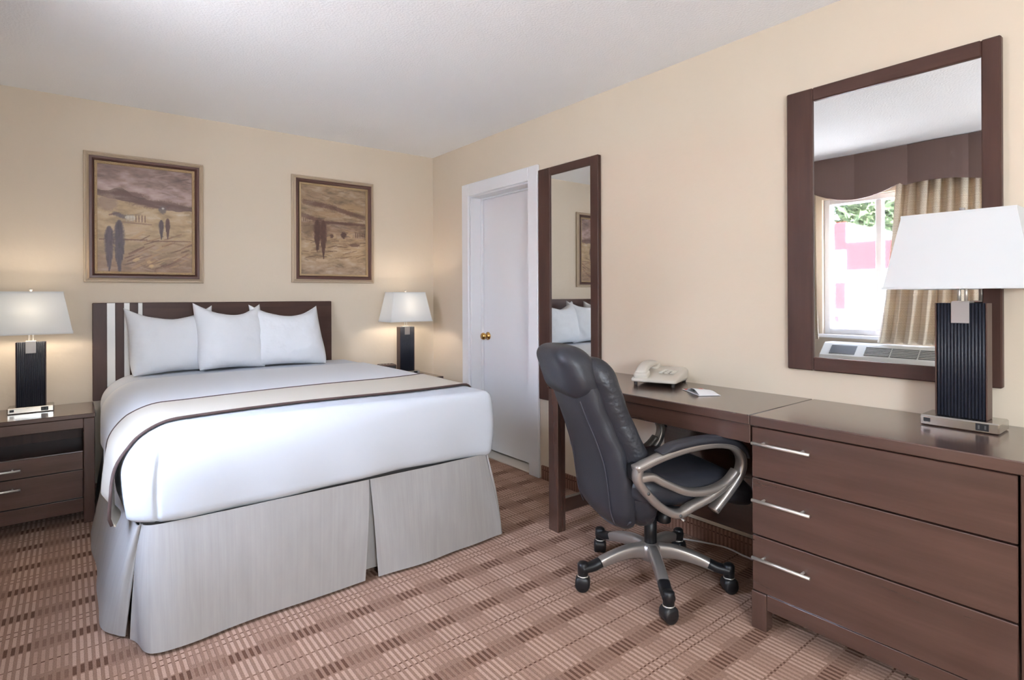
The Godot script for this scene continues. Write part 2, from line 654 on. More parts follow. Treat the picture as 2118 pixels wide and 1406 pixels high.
# ------------------------------------------------------------------ room
func build_room() -> void:
	var st := st_new()
	var x0 := LEFT - 0.15
	var x1 := 0.30
	var z0 := -0.15
	var z1 := FRONT + 0.15
	quad(st, Vector3(x0, 0, z1), Vector3(x1, 0, z1), Vector3(x1, 0, z0), Vector3(x0, 0, z0), cuv(x0, z1), cuv(x1, z1), cuv(x1, z0), cuv(x0, z0))
	var uv0 := Vector2.ZERO
	var lo := Vector3(x0, -0.12, z0)
	var hi := Vector3(x1, 0, z1)
	quad(st, Vector3(lo.x, lo.y, lo.z), Vector3(hi.x, lo.y, lo.z), Vector3(hi.x, lo.y, hi.z), Vector3(lo.x, lo.y, hi.z), uv0, uv0, uv0, uv0)
	quad(st, Vector3(lo.x, lo.y, hi.z), Vector3(hi.x, lo.y, hi.z), Vector3(hi.x, hi.y, hi.z), Vector3(lo.x, hi.y, hi.z), uv0, uv0, uv0, uv0)
	quad(st, Vector3(hi.x, lo.y, lo.z), Vector3(lo.x, lo.y, lo.z), Vector3(lo.x, hi.y, lo.z), Vector3(hi.x, hi.y, lo.z), uv0, uv0, uv0, uv0)
	quad(st, Vector3(hi.x, lo.y, hi.z), Vector3(hi.x, lo.y, lo.z), Vector3(hi.x, hi.y, lo.z), Vector3(hi.x, hi.y, hi.z), uv0, uv0, uv0, uv0)
	quad(st, Vector3(lo.x, lo.y, lo.z), Vector3(lo.x, lo.y, hi.z), Vector3(lo.x, hi.y, hi.z), Vector3(lo.x, hi.y, lo.z), uv0, uv0, uv0, uv0)
	structure("floor", done(st), M.carpet)
	structure("ceiling", span(Vector3(x0, CEIL, z0), Vector3(x1, CEIL + 0.12, z1), 0.0), M.ceiling)
	structure("wall_back", span(Vector3(x0, 0, -0.15), Vector3(0.15, CEIL, 0), 0.0), M.wall)
	structure("wall_front", span(Vector3(x0, 0, FRONT), Vector3(0.15, CEIL, FRONT + 0.15), 0.0), M.wall)
	structure("wall_right", spans([[Vector3(0, 0, 0), Vector3(0.15, CEIL, 0.565)], [Vector3(0, 0, 1.295), Vector3(0.15, CEIL, FRONT)], [Vector3(0, 1.985, 0.565), Vector3(0.15, CEIL, 1.295)]]), M.wall)
	structure("wall_left", spans([[Vector3(x0, 0, 0), Vector3(LEFT, CEIL, 1.92)], [Vector3(x0, 0, 3.36), Vector3(LEFT, CEIL, FRONT)], [Vector3(x0, 0, 1.92), Vector3(LEFT, 0.85, 3.36)], [Vector3(x0, 2.07, 1.92), Vector3(LEFT, CEIL, 3.36)]]), M.wall)
	structure("baseboard_right", carpet_strip(Vector3(-0.012, 0, 1.41), Vector3(0, 0.09, FRONT), true), M.carpet_base)
	structure("baseboard_right", carpet_strip(Vector3(-0.012, 0, 0.012), Vector3(0, 0.09, 0.465), true), M.carpet_base)
	structure("baseboard_back", carpet_strip(Vector3(LEFT, 0, 0), Vector3(0, 0.09, 0.012), false), M.carpet_base)
	structure("baseboard_left", carpet_strip(Vector3(LEFT, 0, 0.012), Vector3(LEFT + 0.012, 0.09, FRONT), true), M.carpet_base)


func cuv(x: float, z: float) -> Vector2:
	return Vector2((x + 2.655) / 0.205, (z - 1.399) / 0.508)


func carpet_strip(lo: Vector3, hi: Vector3, along_z: bool) -> ArrayMesh:
	var b := span(lo, hi, 0.003)
	var a := b.surface_get_arrays(0)
	var uv := PackedVector2Array()
	for p in a[Mesh.ARRAY_VERTEX]:
		uv.append(Vector2((p.z if along_z else p.x) / 0.205, p.y / 0.508 + 0.1))
	a[Mesh.ARRAY_TEX_UV] = uv
	var m := ArrayMesh.new()
	m.add_surface_from_arrays(Mesh.PRIMITIVE_TRIANGLES, a)
	return m


func build_door() -> void:
	var d := structure_node("door_1")
	var zl := 0.565
	var zr := 1.295
	var top := 1.985
	# casing, with a stepped edge
	for c in [[zl - 0.085, zl + 0.004], [zr - 0.004, zr + 0.098]]:
		part("casing", span(Vector3(-0.020, 0.0, c[0]), Vector3(0.0, top + 0.09, c[1]), 0.004), M.white_paint, d)
	part("casing", span(Vector3(-0.0195, top - 0.004, zl + 0.004), Vector3(0.0, top + 0.09, zr - 0.004), 0.004), M.white_paint, d)
	part("jamb", span(Vector3(0.0, 0, zl), Vector3(0.15, top, zl + 0.016), 0.001), M.white_paint, d)
	part("jamb", span(Vector3(0.0, 0, zr - 0.016), Vector3(0.15, top, zr), 0.001), M.white_paint, d)
	part("head_jamb", span(Vector3(0.0, top - 0.016, zl + 0.016), Vector3(0.15, top, zr - 0.016), 0.001), M.white_paint, d)
	part("door_stop", span(Vector3(0.09, 0, zl + 0.016), Vector3(0.113, top - 0.016, zl + 0.026), 0.002), M.white_paint, d)
	part("door_stop", span(Vector3(0.09, top - 0.028, zl + 0.026), Vector3(0.113, top - 0.016, zr - 0.026), 0.002), M.white_paint, d)
	var slab := part("door_leaf", span(Vector3(0.115, 0.016, zl + 0.019), Vector3(0.148, top - 0.02, zr - 0.019), 0.002), M.white_paint, d)
	var knob := part("door_knob", lathe([Vector2(0.0, 0), Vector2(0.030, 0.0), Vector2(0.031, 0.006), Vector2(0.016, 0.010), Vector2(0.011, 0.018), Vector2(0.011, 0.026), Vector2(0.020, 0.032), Vector2(0.027, 0.042), Vector2(0.0275, 0.050), Vector2(0.022, 0.060), Vector2(0.0, 0.063)], 28), M.brass, slab, Vector3(0.115, 0.895, zl + 0.080), Vector3(0, 0, PI / 2))
	knob.set_meta("label", "polished brass round knob")
	part("threshold", span(Vector3(0.0, 0.0, zl + 0.016), Vector3(0.15, 0.008, zr - 0.016), 0.003), M.nickel, d)
	# closet behind, so that the gap under the leaf is dark
	structure("wall_closet", span(Vector3(0.16, -0.1, zl - 0.1), Vector3(0.2, top + 0.1, zr + 0.1), 0.0), M.wall)


# ------------------------------------------------------------------ window, valance, curtains, heater
func build_window() -> void:
	var w := structure_node("window_1")
	var z0 := 1.92
	var z1 := 3.36
	var y0 := 0.85
	var y1 := 2.07
	var xa := LEFT - 0.13
	var xb := LEFT - 0.04
	part("window_frame", span(Vector3(xa, y0, z0), Vector3(xb, y1, z0 + 0.05), 0.004), M.white_paint, w)
	part("window_frame", span(Vector3(xa, y0, z1 - 0.05), Vector3(xb, y1, z1), 0.004), M.white_paint, w)
	part("window_frame", span(Vector3(xa, y0, z0 + 0.05), Vector3(xb, y0 + 0.05, z1 - 0.05), 0.004), M.white_paint, w)
	part("window_frame", span(Vector3(xa, y1 - 0.05, z0 + 0.05), Vector3(xb, y1, z1 - 0.05), 0.004), M.white_paint, w)
	part("mullion", span(Vector3(xa + 0.02, y0 + 0.05, 2.335), Vector3(xb - 0.01, y1 - 0.05, 2.385), 0.004), M.white_paint, w)
	part("mullion", span(Vector3(xa + 0.02, y0 + 0.05, 2.86), Vector3(xb - 0.01, y1 - 0.05, 2.90), 0.004), M.white_paint, w)
	for c in [[z0 + 0.05, 2.335], [2.385, 2.86], [2.90, z1 - 0.05]]:
		part("pane", span(Vector3(xa + 0.05, y0 + 0.05, c[0]), Vector3(xa + 0.052, y1 - 0.05, c[1]), 0.0), M.glass, w)
	part("window_sill", span(Vector3(LEFT - 0.04, y0 - 0.03, z0 - 0.03), Vector3(LEFT + 0.035, y0, z1 + 0.03), 0.005), M.white_paint, w)
	# valance: a padded box with a scalloped lower edge
	var v := thing("valance", "brown fabric window valance with a scalloped lower edge under the ceiling", "valance", Vector3(LEFT, 0, 0))
	var za := 1.50
	var zb := 3.80
	var edge := func(z: float) -> float:
		# a low lobe and a raised, bowed middle
		var up := 2.085 - 0.05 * clampf(absf(z - 2.80) / 0.35, 0.0, 1.0) ** 2
		var lobe: float = 2.005 + 0.09 * clampf(absf(z - 2.27) / 0.33, 0.0, 1.0) ** 2
		return lobe if z < 2.62 else maxf(up, 2.02)
	for k in 6:
		var a := za + (zb - za) * k / 6.0
		var b := za + (zb - za) * (k + 1) / 6.0
		part("valance_panel", grid_mesh(14, 8, func(s: float, t: float) -> Vector3:
			var z := lerpf(a + 0.0015, b - 0.0015, s)
			var bulge := 0.012 * sin(PI * clampf(s, 0, 1)) ** 0.5
			return Vector3(0.190 + bulge, lerpf(edge.call(z), CEIL - 0.005, t), z), 0.02, Vector2(0.4, 0.4)), M.valance, v)
	part("valance_return", span(Vector3(0.0, 2.05, za - 0.02), Vector3(0.19, CEIL - 0.004, za - 0.001), 0.004), M.valance, v)
	part("valance_return", span(Vector3(0.0, 2.05, zb + 0.001), Vector3(0.19, CEIL - 0.004, zb + 0.02), 0.004), M.valance, v)
	part("valance_board", span(Vector3(0.0, CEIL - 0.025, za), Vector3(0.165, CEIL - 0.004, zb), 0.002), M.valance, v)
	# curtains
	var c1 := thing("curtain", "cream and brown patterned curtain gathered over the heater end of the window", "curtain", Vector3(LEFT, 0, 0))
	part("drape", drape(2.55, 3.46, 2.40, 3.50, 11), M.curtain, c1)
	var c2 := thing("curtain", "cream and brown patterned curtain gathered at the bed end of the window", "curtain", Vector3(LEFT, 0, 0))
	part("drape", drape(1.56, 1.90, 1.54, 1.935, 5), M.curtain, c2)
	for c in [c1, c2]:
		part("curtain_rod", tube([Vector3(0.10, 2.28, 1.55 if c == c2 else 2.5), Vector3(0.10, 2.28, 2.0 if c == c2 else 3.5)], 0.010), M.nickel, c)
	# heater / air conditioner under the window
	var h := thing("wall_air_conditioner", "cream wall heater with a slotted sloping grille under the window", "heater", Vector3(LEFT, 0, 0))
	var ha := 2.01
	var hb := 3.08
	var ring := [Vector2(0.0, 0.06), Vector2(0.27, 0.06), Vector2(0.285, 0.08), Vector2(0.285, 0.665), Vector2(0.275, 0.69), Vector2(0.175, 0.782), Vector2(0.16, 0.790), Vector2(0.0, 0.790)]
	var st := st_new()
	var rings := []
	for z in [ha, hb]:
		var r := []
		for q in ring:
			r.append(Vector3(q.x, q.y, z))
		rings.append(r)
	loft_into(st, rings)
	part("housing", done(st), M.cream_plastic, h)
	var slope := Vector3(0.100, -0.092, 0).normalized()
	var outw := Vector3(0.092, 0.100, 0).normalized()
	var tilt := atan2(slope.y, slope.x)
	var cells := [[ha + 0.07, ha + 0.27], [ha + 0.34, ha + 0.52], [ha + 0.53, ha + 0.71], [ha + 0.72, ha + 0.90]]
	for k in cells.size():
		var zc: float = (cells[k][0] + cells[k][1]) / 2
		var wd: float = cells[k][1] - cells[k][0]
		var g := part("control_panel" if k == 0 else "air_grille", box(Vector3(0.10, 0.004, wd), 0.001), M.grille, h, Vector3(0.225, 0.736, zc) + outw * 0.001, Vector3(0, 0, tilt))
		if k > 0:
			for j in 6:
				part("louvre", box(Vector3(0.005, 0.008, wd), 0.001), M.cream_plastic, g, Vector3(-0.042 + 0.0168 * j, 0.004, 0))
	part("kick_panel", span(Vector3(0.0, 0.0, ha + 0.03), Vector3(0.22, 0.06, hb - 0.03), 0.003), M.cream_plastic, h)


func drape(za: float, zb: float, zc: float, zd: float, folds: int) -> ArrayMesh:
	return grid_mesh(folds * 12, 24, func(s: float, t: float) -> Vector3:
		var y := lerpf(0.805, 2.27, t)
		var tt := pow(t, 0.7)
		var z := lerpf(lerpf(zc, zd, s), lerpf(za, zb, s), tt)
		var w := s * folds * TAU
		var amp := lerpf(0.034, 0.024, t)
		var x := 0.098 + amp * sin(w + 0.5 * sin(t * 3.0 + s * 7.0)) + 0.008 * sin(w * 0.37 + 2.0)
		return Vector3(x, y, z + 0.008 * sin(w * 2.0 + t * 2.0)), 0.002, Vector2(1.6, 1.2))


# ------------------------------------------------------------------ outside the window
func build_outside() -> void:
	structure("floor_walkway", span(Vector3(-5.0, -0.12, -8.0), Vector3(LEFT - 0.15, -0.02, 10.0), 0.0), M.concrete)
	structure("floor_yard", span(Vector3(-40.0, -0.5, -40.0), Vector3(-5.0, -0.3, 40.0), 0.0), M.concrete)
	var rail := thing("balcony_railing", "white wooden balcony railing with square balusters outside the window", "railing", Vector3(-4.30, 0, 0))
	part("handrail", span(Vector3(-0.03, 0.97, -4.0), Vector3(0.03, 1.045, 6.0), 0.006), M.white_paint, rail)
	part("bottom_rail", span(Vector3(-0.02, 0.06, -4.0), Vector3(0.02, 0.12, 6.0), 0.004), M.white_paint, rail)
	var bal := box(Vector3(0.04, 0.86, 0.04), 0.003)
	for k in 72:
		part("baluster", bal, M.white_paint, rail, Vector3(0, 0.545, -3.95 + 0.138 * k))
	# building across the yard: pale wall with a stepped red band
	var b := thing("motel_building", "pale building with a stepped red band across the yard outside the window", "building", Vector3(-11.0, -0.3, 0))
	part("wall", span(Vector3(-5.0, 0, -12.0), Vector3(0, 2.66, 9.0), 0.01), M.stucco, b)
	part("parapet", span(Vector3(-4.0, 2.66, -12.0), Vector3(0.0, 3.08, -0.98), 0.01), M.stucco, b)
	part("red_band", span(Vector3(0.0, 2.50, -12.0), Vector3(0.05, 3.10, -0.95), 0.004), M.red_paint, b)
	part("red_band", span(Vector3(0.0, 2.05, -0.95), Vector3(0.05, 2.66, 9.0), 0.004), M.red_paint, b)
	part("red_door", span(Vector3(0.0, 0.9, -2.1), Vector3(0.04, 1.78, -0.98), 0.004), M.red_paint, b)
	for k in 4:
		var zz := 0.4 + 2.0 * k
		var wdw := part("window", span(Vector3(0.0, 0.9, zz), Vector3(0.03, 1.75, zz + 1.0), 0.004), M.white_paint, b)
		part("pane", span(Vector3(0.028, 0.95, zz + 0.05), Vector3(0.034, 1.70, zz + 0.95), 0.001), M.blue_grey, wdw)
	for k in 5:
		part("siding_board", span(Vector3(0.0, 0.95 + 0.16 * k, -0.70), Vector3(0.02, 1.09 + 0.16 * k, 0.25), 0.004), M.stucco, b)
	# trees behind that building
	for q in [[-21.0, -9.5, 8.2, 2.2, "broad leafy tree rising behind the pale building"], [-19.5, -3.4, 7.2, 1.8, "rounder leafy tree rising behind the red band"], [-22.0, 2.6, 8.8, 2.4, "tall leafy tree rising behind the far end of the red band"]]:
		tree(Vector3(q[0], -0.3, q[1]), q[2], q[3], q[4])


func tree(at: Vector3, height: float, spread: float, label: String) -> void:
	var t := thing("leafy_tree", label, "tree", at, 0.0, "trees beyond the yard")
	part("trunk", tube(smooth_path([Vector3(0, 0, 0), Vector3(0.1, height * 0.3, 0.05), Vector3(-0.05, height * 0.6, -0.1), Vector3(0.05, height * 0.85, 0)], 4), 0.16, 8), M.bark, t)
	var r := RandomNumberGenerator.new()
	r.seed = int(at.z * 10) + 500
	var st := st_new()
	var clumps := []
	for k in 26:
		var d := Vector3(r.randfn(), r.randfn() * 0.8, r.randfn()).normalized() * pow(r.randf(), 0.4) * spread
		clumps.append(Vector3(0, height * 0.62, 0) + d * Vector3(1, 0.95, 1))
	for k in 2600:
		var c: Vector3 = clumps[r.randi() % clumps.size()] + Vector3(r.randfn(), r.randfn(), r.randfn()) * 0.42
		var a := Vector3(r.randfn(), r.randfn(), r.randfn()).normalized()
		var u := a.cross(Vector3(r.randfn(), r.randfn(), r.randfn())).normalized()
		var s := r.randf_range(0.07, 0.15)
		quad(st, c - a * s * 1.5, c - u * s * 0.7 + a.cross(u) * s * 0.3, c + a * s * 1.5, c + u * s * 0.7 + a.cross(u) * s * 0.3)
	var f := part("foliage", done(st), M.leaf, t)
	f.set_meta("kind", "stuff")


# ------------------------------------------------------------------ bed
const BED := Vector3(-1.55, 0.5775, 1.005)
const BEDH := Vector3(0.75, 0.1575, 0.945)
const BEDR := Vector3(0.14, 0.12, 0.055)


func bed_shape(q: Vector3) -> Vector3:
	# crown, sag and soft creases of the made bed; q is relative to the mattress centre
	var p := q
	var up := clampf((q.y + BEDH.y) / (2.0 * BEDH.y), 0.0, 1.0)
	p.y += up * (0.012 * cos(q.x / BEDH.x * 1.45) + 0.006 * sin(q.z * 3.1 + q.x * 2.0) * 0.6)
	# the cloth swells a little on its sides
	if absf(q.x) > 0.6:
		p.x += signf(q.x) * 0.012 * sin(up * PI) + 0.005 * sin(q.z * 11.0 + q.y * 6.0) * (1.0 - up)
	if q.z > 0.85:
		p.z += 0.014 * sin(up * PI) + 0.006 * sin(q.x * 7.0 + 1.0) * (1.0 - up) + 0.004 * sin(q.x * 19.0) * pow(1.0 - up, 2.0)
		p.y += 0.010 * sin(q.x * 5.0 + 0.4) * pow(1.0 - up, 3.0)
		# tucked fold near the corner
		var d := (q.x + 0.665 - 0.02 * up) / 0.006
		p.z -= 0.012 * exp(-d * d) * clampf((0.95 - up) * 3.0, 0.0, 1.0)
	return p


func bed_round(q: Vector3, half: Vector3, lift: float) -> Vector3:
	# the cover hangs over a soft edge on one side and is tucked tight on the other
	var k := smoothstep(-0.5, 0.5, q.x)
	var r := Vector3(lerpf(0.17, 0.032, k), lerpf(0.15, 0.036, k), lerpf(0.065, 0.032, k)) + Vector3(lift, lift, lift)
	if q.y < 0.0:
		r.y = 0.03
	return soften(q, half, r)


func bed_over(x: float, y: float, z: float, lift: float) -> Vector3:
	# a point of the cover, lifted along the outward direction
	var h := BEDH + Vector3(lift, lift, lift)
	return bed_shape(bed_round(Vector3(x, y, z), h, lift)) + BED


func bed_profile(s: float, hang_l: float, hang_r: float, lift: float) -> Vector2:
	# s 0..1 from the hem on the left over the top to the hem on the right, on the unsoftened box
	var h := BEDH + Vector3(lift, lift, lift)
	var total := hang_l + 2.0 * h.x + hang_r
	var d := s * total
	if d < hang_l:
		return Vector2(-h.x, h.y - hang_l + d)
	if d < hang_l + 2.0 * h.x:
		return Vector2(-h.x + d - hang_l, h.y)
	return Vector2(h.x, h.y - (d - hang_l - 2.0 * h.x))


func build_bed() -> void:
	var bed := thing("bed", "queen bed with a grey pleated bed skirt under white covers", "bed")
	part("box_spring", span(Vector3(-2.26, 0.13, 0.09), Vector3(-0.84, 0.43, 1.90), 0.02), M.shaded_ticking, bed)
	for q in [[-2.15, 0.2], [-0.95, 0.2], [-2.15, 1.75], [-0.95, 1.75]]:
		part("leg", lathe([Vector2(0.03, 0.0), Vector2(0.03, 0.13)], 12), M.black_plastic, bed, Vector3(q[0], 0, q[1]))
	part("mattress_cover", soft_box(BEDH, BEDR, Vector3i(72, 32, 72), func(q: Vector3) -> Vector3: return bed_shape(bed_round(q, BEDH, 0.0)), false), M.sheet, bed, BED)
	# skirt: upper line and lower line of each panel
	skirt(bed, [Vector3(-2.275, 0.425, 0.10), Vector3(-2.275, 0.425, 0.42), Vector3(-2.275, 0.425, 0.70), Vector3(-2.275, 0.425, 1.2), Vector3(-2.275, 0.425, 1.84), Vector3(-2.255, 0.425, 1.90)], [Vector3(-2.330, 0.012, 0.10), Vector3(-2.334, 0.012, 0.42), Vector3(-2.368, 0.012, 0.70), Vector3(-2.368, 0.012, 1.2), Vector3(-2.358, 0.012, 1.68), Vector3(-2.306, 0.012, 1.814)], 1)
	skirt(bed, [Vector3(-2.262, 0.425, 1.885), Vector3(-2.225, 0.425, 1.935), Vector3(-2.0, 0.425, 1.948), Vector3(-1.45, 0.425, 1.948)], [Vector3(-2.290, 0.012, 1.843), Vector3(-2.225, 0.012, 1.985), Vector3(-2.0, 0.012, 1.985), Vector3(-1.478, 0.012, 1.975)], 2)
	skirt(bed, [Vector3(-1.446, 0.425, 1.948), Vector3(-1.2, 0.425, 1.948), Vector3(-0.95, 0.425, 1.946), Vector3(-0.835, 0.425, 1.935)], [Vector3(-1.420, 0.012, 1.975), Vector3(-1.2, 0.012, 1.978), Vector3(-0.95, 0.012, 1.972), Vector3(-0.755, 0.012, 1.965)], 3)
	skirt(bed, [Vector3(-1.55, 0.42, 1.932), Vector3(-1.5, 0.42, 1.932), Vector3(-1.4, 0.42, 1.932), Vector3(-1.35, 0.42, 1.932)], [Vector3(-1.55, 0.03, 1.935), Vector3(-1.5, 0.03, 1.915), Vector3(-1.4, 0.03, 1.915), Vector3(-1.35, 0.03, 1.935)], 4)
	skirt(bed, [Vector3(-0.832, 0.425, 1.930), Vector3(-0.825, 0.425, 1.85), Vector3(-0.825, 0.425, 1.0), Vector3(-0.825, 0.425, 0.42), Vector3(-0.825, 0.425, 0.10)], [Vector3(-0.752, 0.012, 1.955), Vector3(-0.735, 0.012, 1.85), Vector3(-0.735, 0.012, 1.0), Vector3(-0.755, 0.012, 0.42), Vector3(-0.760, 0.012, 0.10)], 5)
	# blanket between pillows and runner, then the runner
	var bl := thing("blanket", "top blanket toned for the light on it, spread between the pillows and the bed runner", "blanket")
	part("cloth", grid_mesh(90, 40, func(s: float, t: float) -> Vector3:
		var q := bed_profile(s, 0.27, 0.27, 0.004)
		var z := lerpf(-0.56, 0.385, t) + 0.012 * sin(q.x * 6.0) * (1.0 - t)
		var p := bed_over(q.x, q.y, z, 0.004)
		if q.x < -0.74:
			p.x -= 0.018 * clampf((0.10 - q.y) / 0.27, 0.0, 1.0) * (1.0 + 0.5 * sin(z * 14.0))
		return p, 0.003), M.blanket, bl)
	var ru := thing("bed_runner", "beige bed runner with dark brown piping laid across the foot of the bed", "bed runner")
	var back_edge := func(x: float) -> float:
		return 0.372 - 0.10 * pow(clampf((x - 0.3) / 0.45, 0.0, 1.0), 2.0) - 0.06 * pow(clampf((-0.45 - x) / 0.3, 0.0, 1.0), 2.0)
	var front_edge := func(x: float, y: float) -> float:
		return 0.790 + 0.012 * sin(x * 5.0) - 0.04 * pow(clampf((x - 0.2) / 0.5, 0.0, 1.0), 2.0) + 0.055 * clampf((-0.5 - x) / 0.25, 0.0, 1.0) * clampf((0.16 - y) / 0.2, 0.0, 1.0)
	var over := func(s: float, t: float, lift: float) -> Vector3:
		var q := bed_profile(s, 0.315, 0.33, lift)
		var z := lerpf(back_edge.call(q.x), front_edge.call(q.x, q.y), t)
		var p := bed_over(q.x, maxf(q.y, -0.1575), z, lift)
		var low := clampf((0.10 - q.y) / 0.27, 0.0, 1.2)
		if q.y < -0.14:
			p.y -= -0.14 - q.y
		if q.x < -0.74:
			p.x -= (0.030 + 0.014 * sin(z * 16.0)) * low
		if q.x > 0.74:
			p.x += 0.030 * low + 0.10 * low * low * t
		return p
	part("cloth", grid_mesh(120, 18, func(s: float, t: float) -> Vector3: return over.call(s, t, 0.008), 0.004, Vector2(1, 1)), M.runner, ru)
	for e in [0.0, 1.0]:
		var path := []
		for k in 121:
			path.append(over.call(k / 120.0, e, 0.0105))
		part("piping", tube_any(path, 0.0052), M.piping, ru)


func tube_any(path: Array, radius: float, n := 8) -> ArrayMesh:
	# round tube along any path, its frame carried from point to point
	var rings := []
	var nn := Vector3.FORWARD
	for i in path.size():
		var t: Vector3 = (path[mini(i + 1, path.size() - 1)] - path[maxi(i - 1, 0)]).normalized()
		if absf(nn.dot(t)) > 0.99:
			nn = Vector3.UP
		nn = (nn - t * nn.dot(t)).normalized()
		var b := t.cross(nn)
		var ring := []
		for k in n:
			var w := TAU * k / n
			ring.append(path[i] + (nn * cos(w) + b * sin(w)) * radius)
		rings.append(ring)
	return loft(rings)


func skirt(bed: Node3D, upper: Array, lower: Array, k: int) -> void:
	var u := smooth_path(upper, 14)
	var l := smooth_path(lower, 14)
	var n := u.size() - 1
	var length := 0.0
	for i in n:
		length += l[i].distance_to(l[i + 1])
	part("skirt_panel", grid_mesh(n, 14, func(s: float, t: float) -> Vector3:
		var i := int(round(s * n))
		var p: Vector3 = l[i].lerp(u[i], t)
		var d: Vector3 = (l[mini(i + 1, n)] - l[maxi(i - 1, 0)]).normalized()
		var o := d.cross(Vector3.UP)
		var ww := s * length
		var swell := 0.006 * sin(ww * 9.0 + k * 2.0) * (1.0 - t) + 0.003 * sin(ww * 23.0 + t * 5.0 + k) * (1.0 - t * 0.6)
		return p - o * (swell + 0.008 * sin(t * PI)) * -1.0, 0.003, Vector2(length, 0.41)), M.skirt, bed)


func build_headboard() -> void:
	var h := thing("headboard", "dark wooden headboard with three white upright stripes at one end", "headboard")
	var x0 := -2.345
	var x1 := -0.905
	var st := [[-2.275, -2.234], [-2.190, -2.161], [-2.118, -2.095]]
	part("panel", span(Vector3(x0, 0.59, 0.002), Vector3(x1, 1.1735, 0.040), 0.003), M.wood_dark, h)
	var x := x0
	for e in st + [[x1, x1]]:
		part("face_board", span(Vector3(x + 0.0005, 0.591, 0.040), Vector3(e[0] - 0.0005, 1.172, 0.050), 0.002), M.wood_dark, h)
		x = e[1]
	for e in st:
		part("white_stripe", span(Vector3(e[0], 0.591, 0.038), Vector3(e[1], 1.172, 0.0475), 0.001), M.white_inlay, h)


func pillow_mesh(w: float, hgt: float, thick: float, dip: float, seed_: int, flare := 0.0) -> ArrayMesh:
	var st := st_new(true)
	var n := FastNoiseLite.new()
	n.seed = seed_
	n.frequency = 2.2
	var nu := 36
	var nv := 32
	for side in [1.0, -1.0]:
		var p := []
		for i in nu + 1:
			var row := []
			for j in nv + 1:
				var u := sin(lerpf(-1.0, 1.0, float(i) / nu) * PI / 2)
				var v := sin(lerpf(-1.0, 1.0, float(j) / nv) * PI / 2)
				var x := w * u * (1.0 - 0.07 * (1.0 - v * v) * u * u) * (1.0 - flare * v if u > 0.0 else 1.0)
				x *= 1.0 - 0.10 * pow(clampf(-v, 0.0, 1.0), 4.0)
				var y := hgt * v * (1.0 - (dip if v > 0 else 0.05) * (1.0 - pow(absf(u), 1.6)) * v * v)
				var t := thick * pow(maxf((1.0 - pow(absf(u), 2.6)) * (1.0 - pow(absf(v), 2.6)), 0.0), 0.46)
				t *= 1.0 - 0.22 * clampf(v, 0, 1) * (1.0 - u * u)
				var edge := clampf(t / thick * 2.0, 0.0, 1.0)
				t += 0.014 * n.get_noise_3d(x * 3.0, y * 3.0, side) * edge
				row.append(Vector3(x, y, side * t))
			p.append(row)
		for i in nu:
			for j in nv:
				if side > 0:
					quad(st, p[i][j], p[i + 1][j], p[i + 1][j + 1], p[i][j + 1])
				else:
					quad(st, p[i][j + 1], p[i + 1][j + 1], p[i + 1][j], p[i][j])
	return done(st)


func build_pillows() -> void:
	var list := [
		[Vector3(-1.955, 0.948, 0.205), 0.240, 0.206, 0.106, 0.48, Vector3(-0.24, 0.10, 0.02), "white pillow leaning on the headboard beside the three white stripes"],
		[Vector3(-1.640, 0.958, 0.255), 0.212, 0.212, 0.108, 0.44, Vector3(-0.24, 0.16, -0.03), "white pillow in the middle of the three pillows"],
		[Vector3(-1.285, 0.948, 0.245), 0.240, 0.206, 0.108, 0.46, Vector3(-0.24, -0.06, -0.03), "white pillow leaning on the headboard towards the white door"],
	]
	for k in list.size():
		var e: Array = list[k]
		var t := thing("pillow", e[6], "pillow", e[0], 0.0, "white pillows on the bed")
		t.rotation = e[5]
		part("pillowcase", pillow_mesh(e[1], e[2], e[3], e[4], 100 + k, [0.0, 0.06, 0.16][k]), M.pillow, t)


# ------------------------------------------------------------------ furniture
func bar_handle(parent: Node, a: Vector3, b: Vector3, out: Vector3) -> void:
	# a slim bar on two posts
	var h := part("handle", tube([a + out * 0.03, b + out * 0.03], 0.0058, 12), M.nickel, parent)
	for s in [0.16, 0.84]:
		var q := a.lerp(b, s)
		part("handle_post", tube([q + out * 0.0005, q + out * 0.03], 0.0042, 10), M.nickel, h)


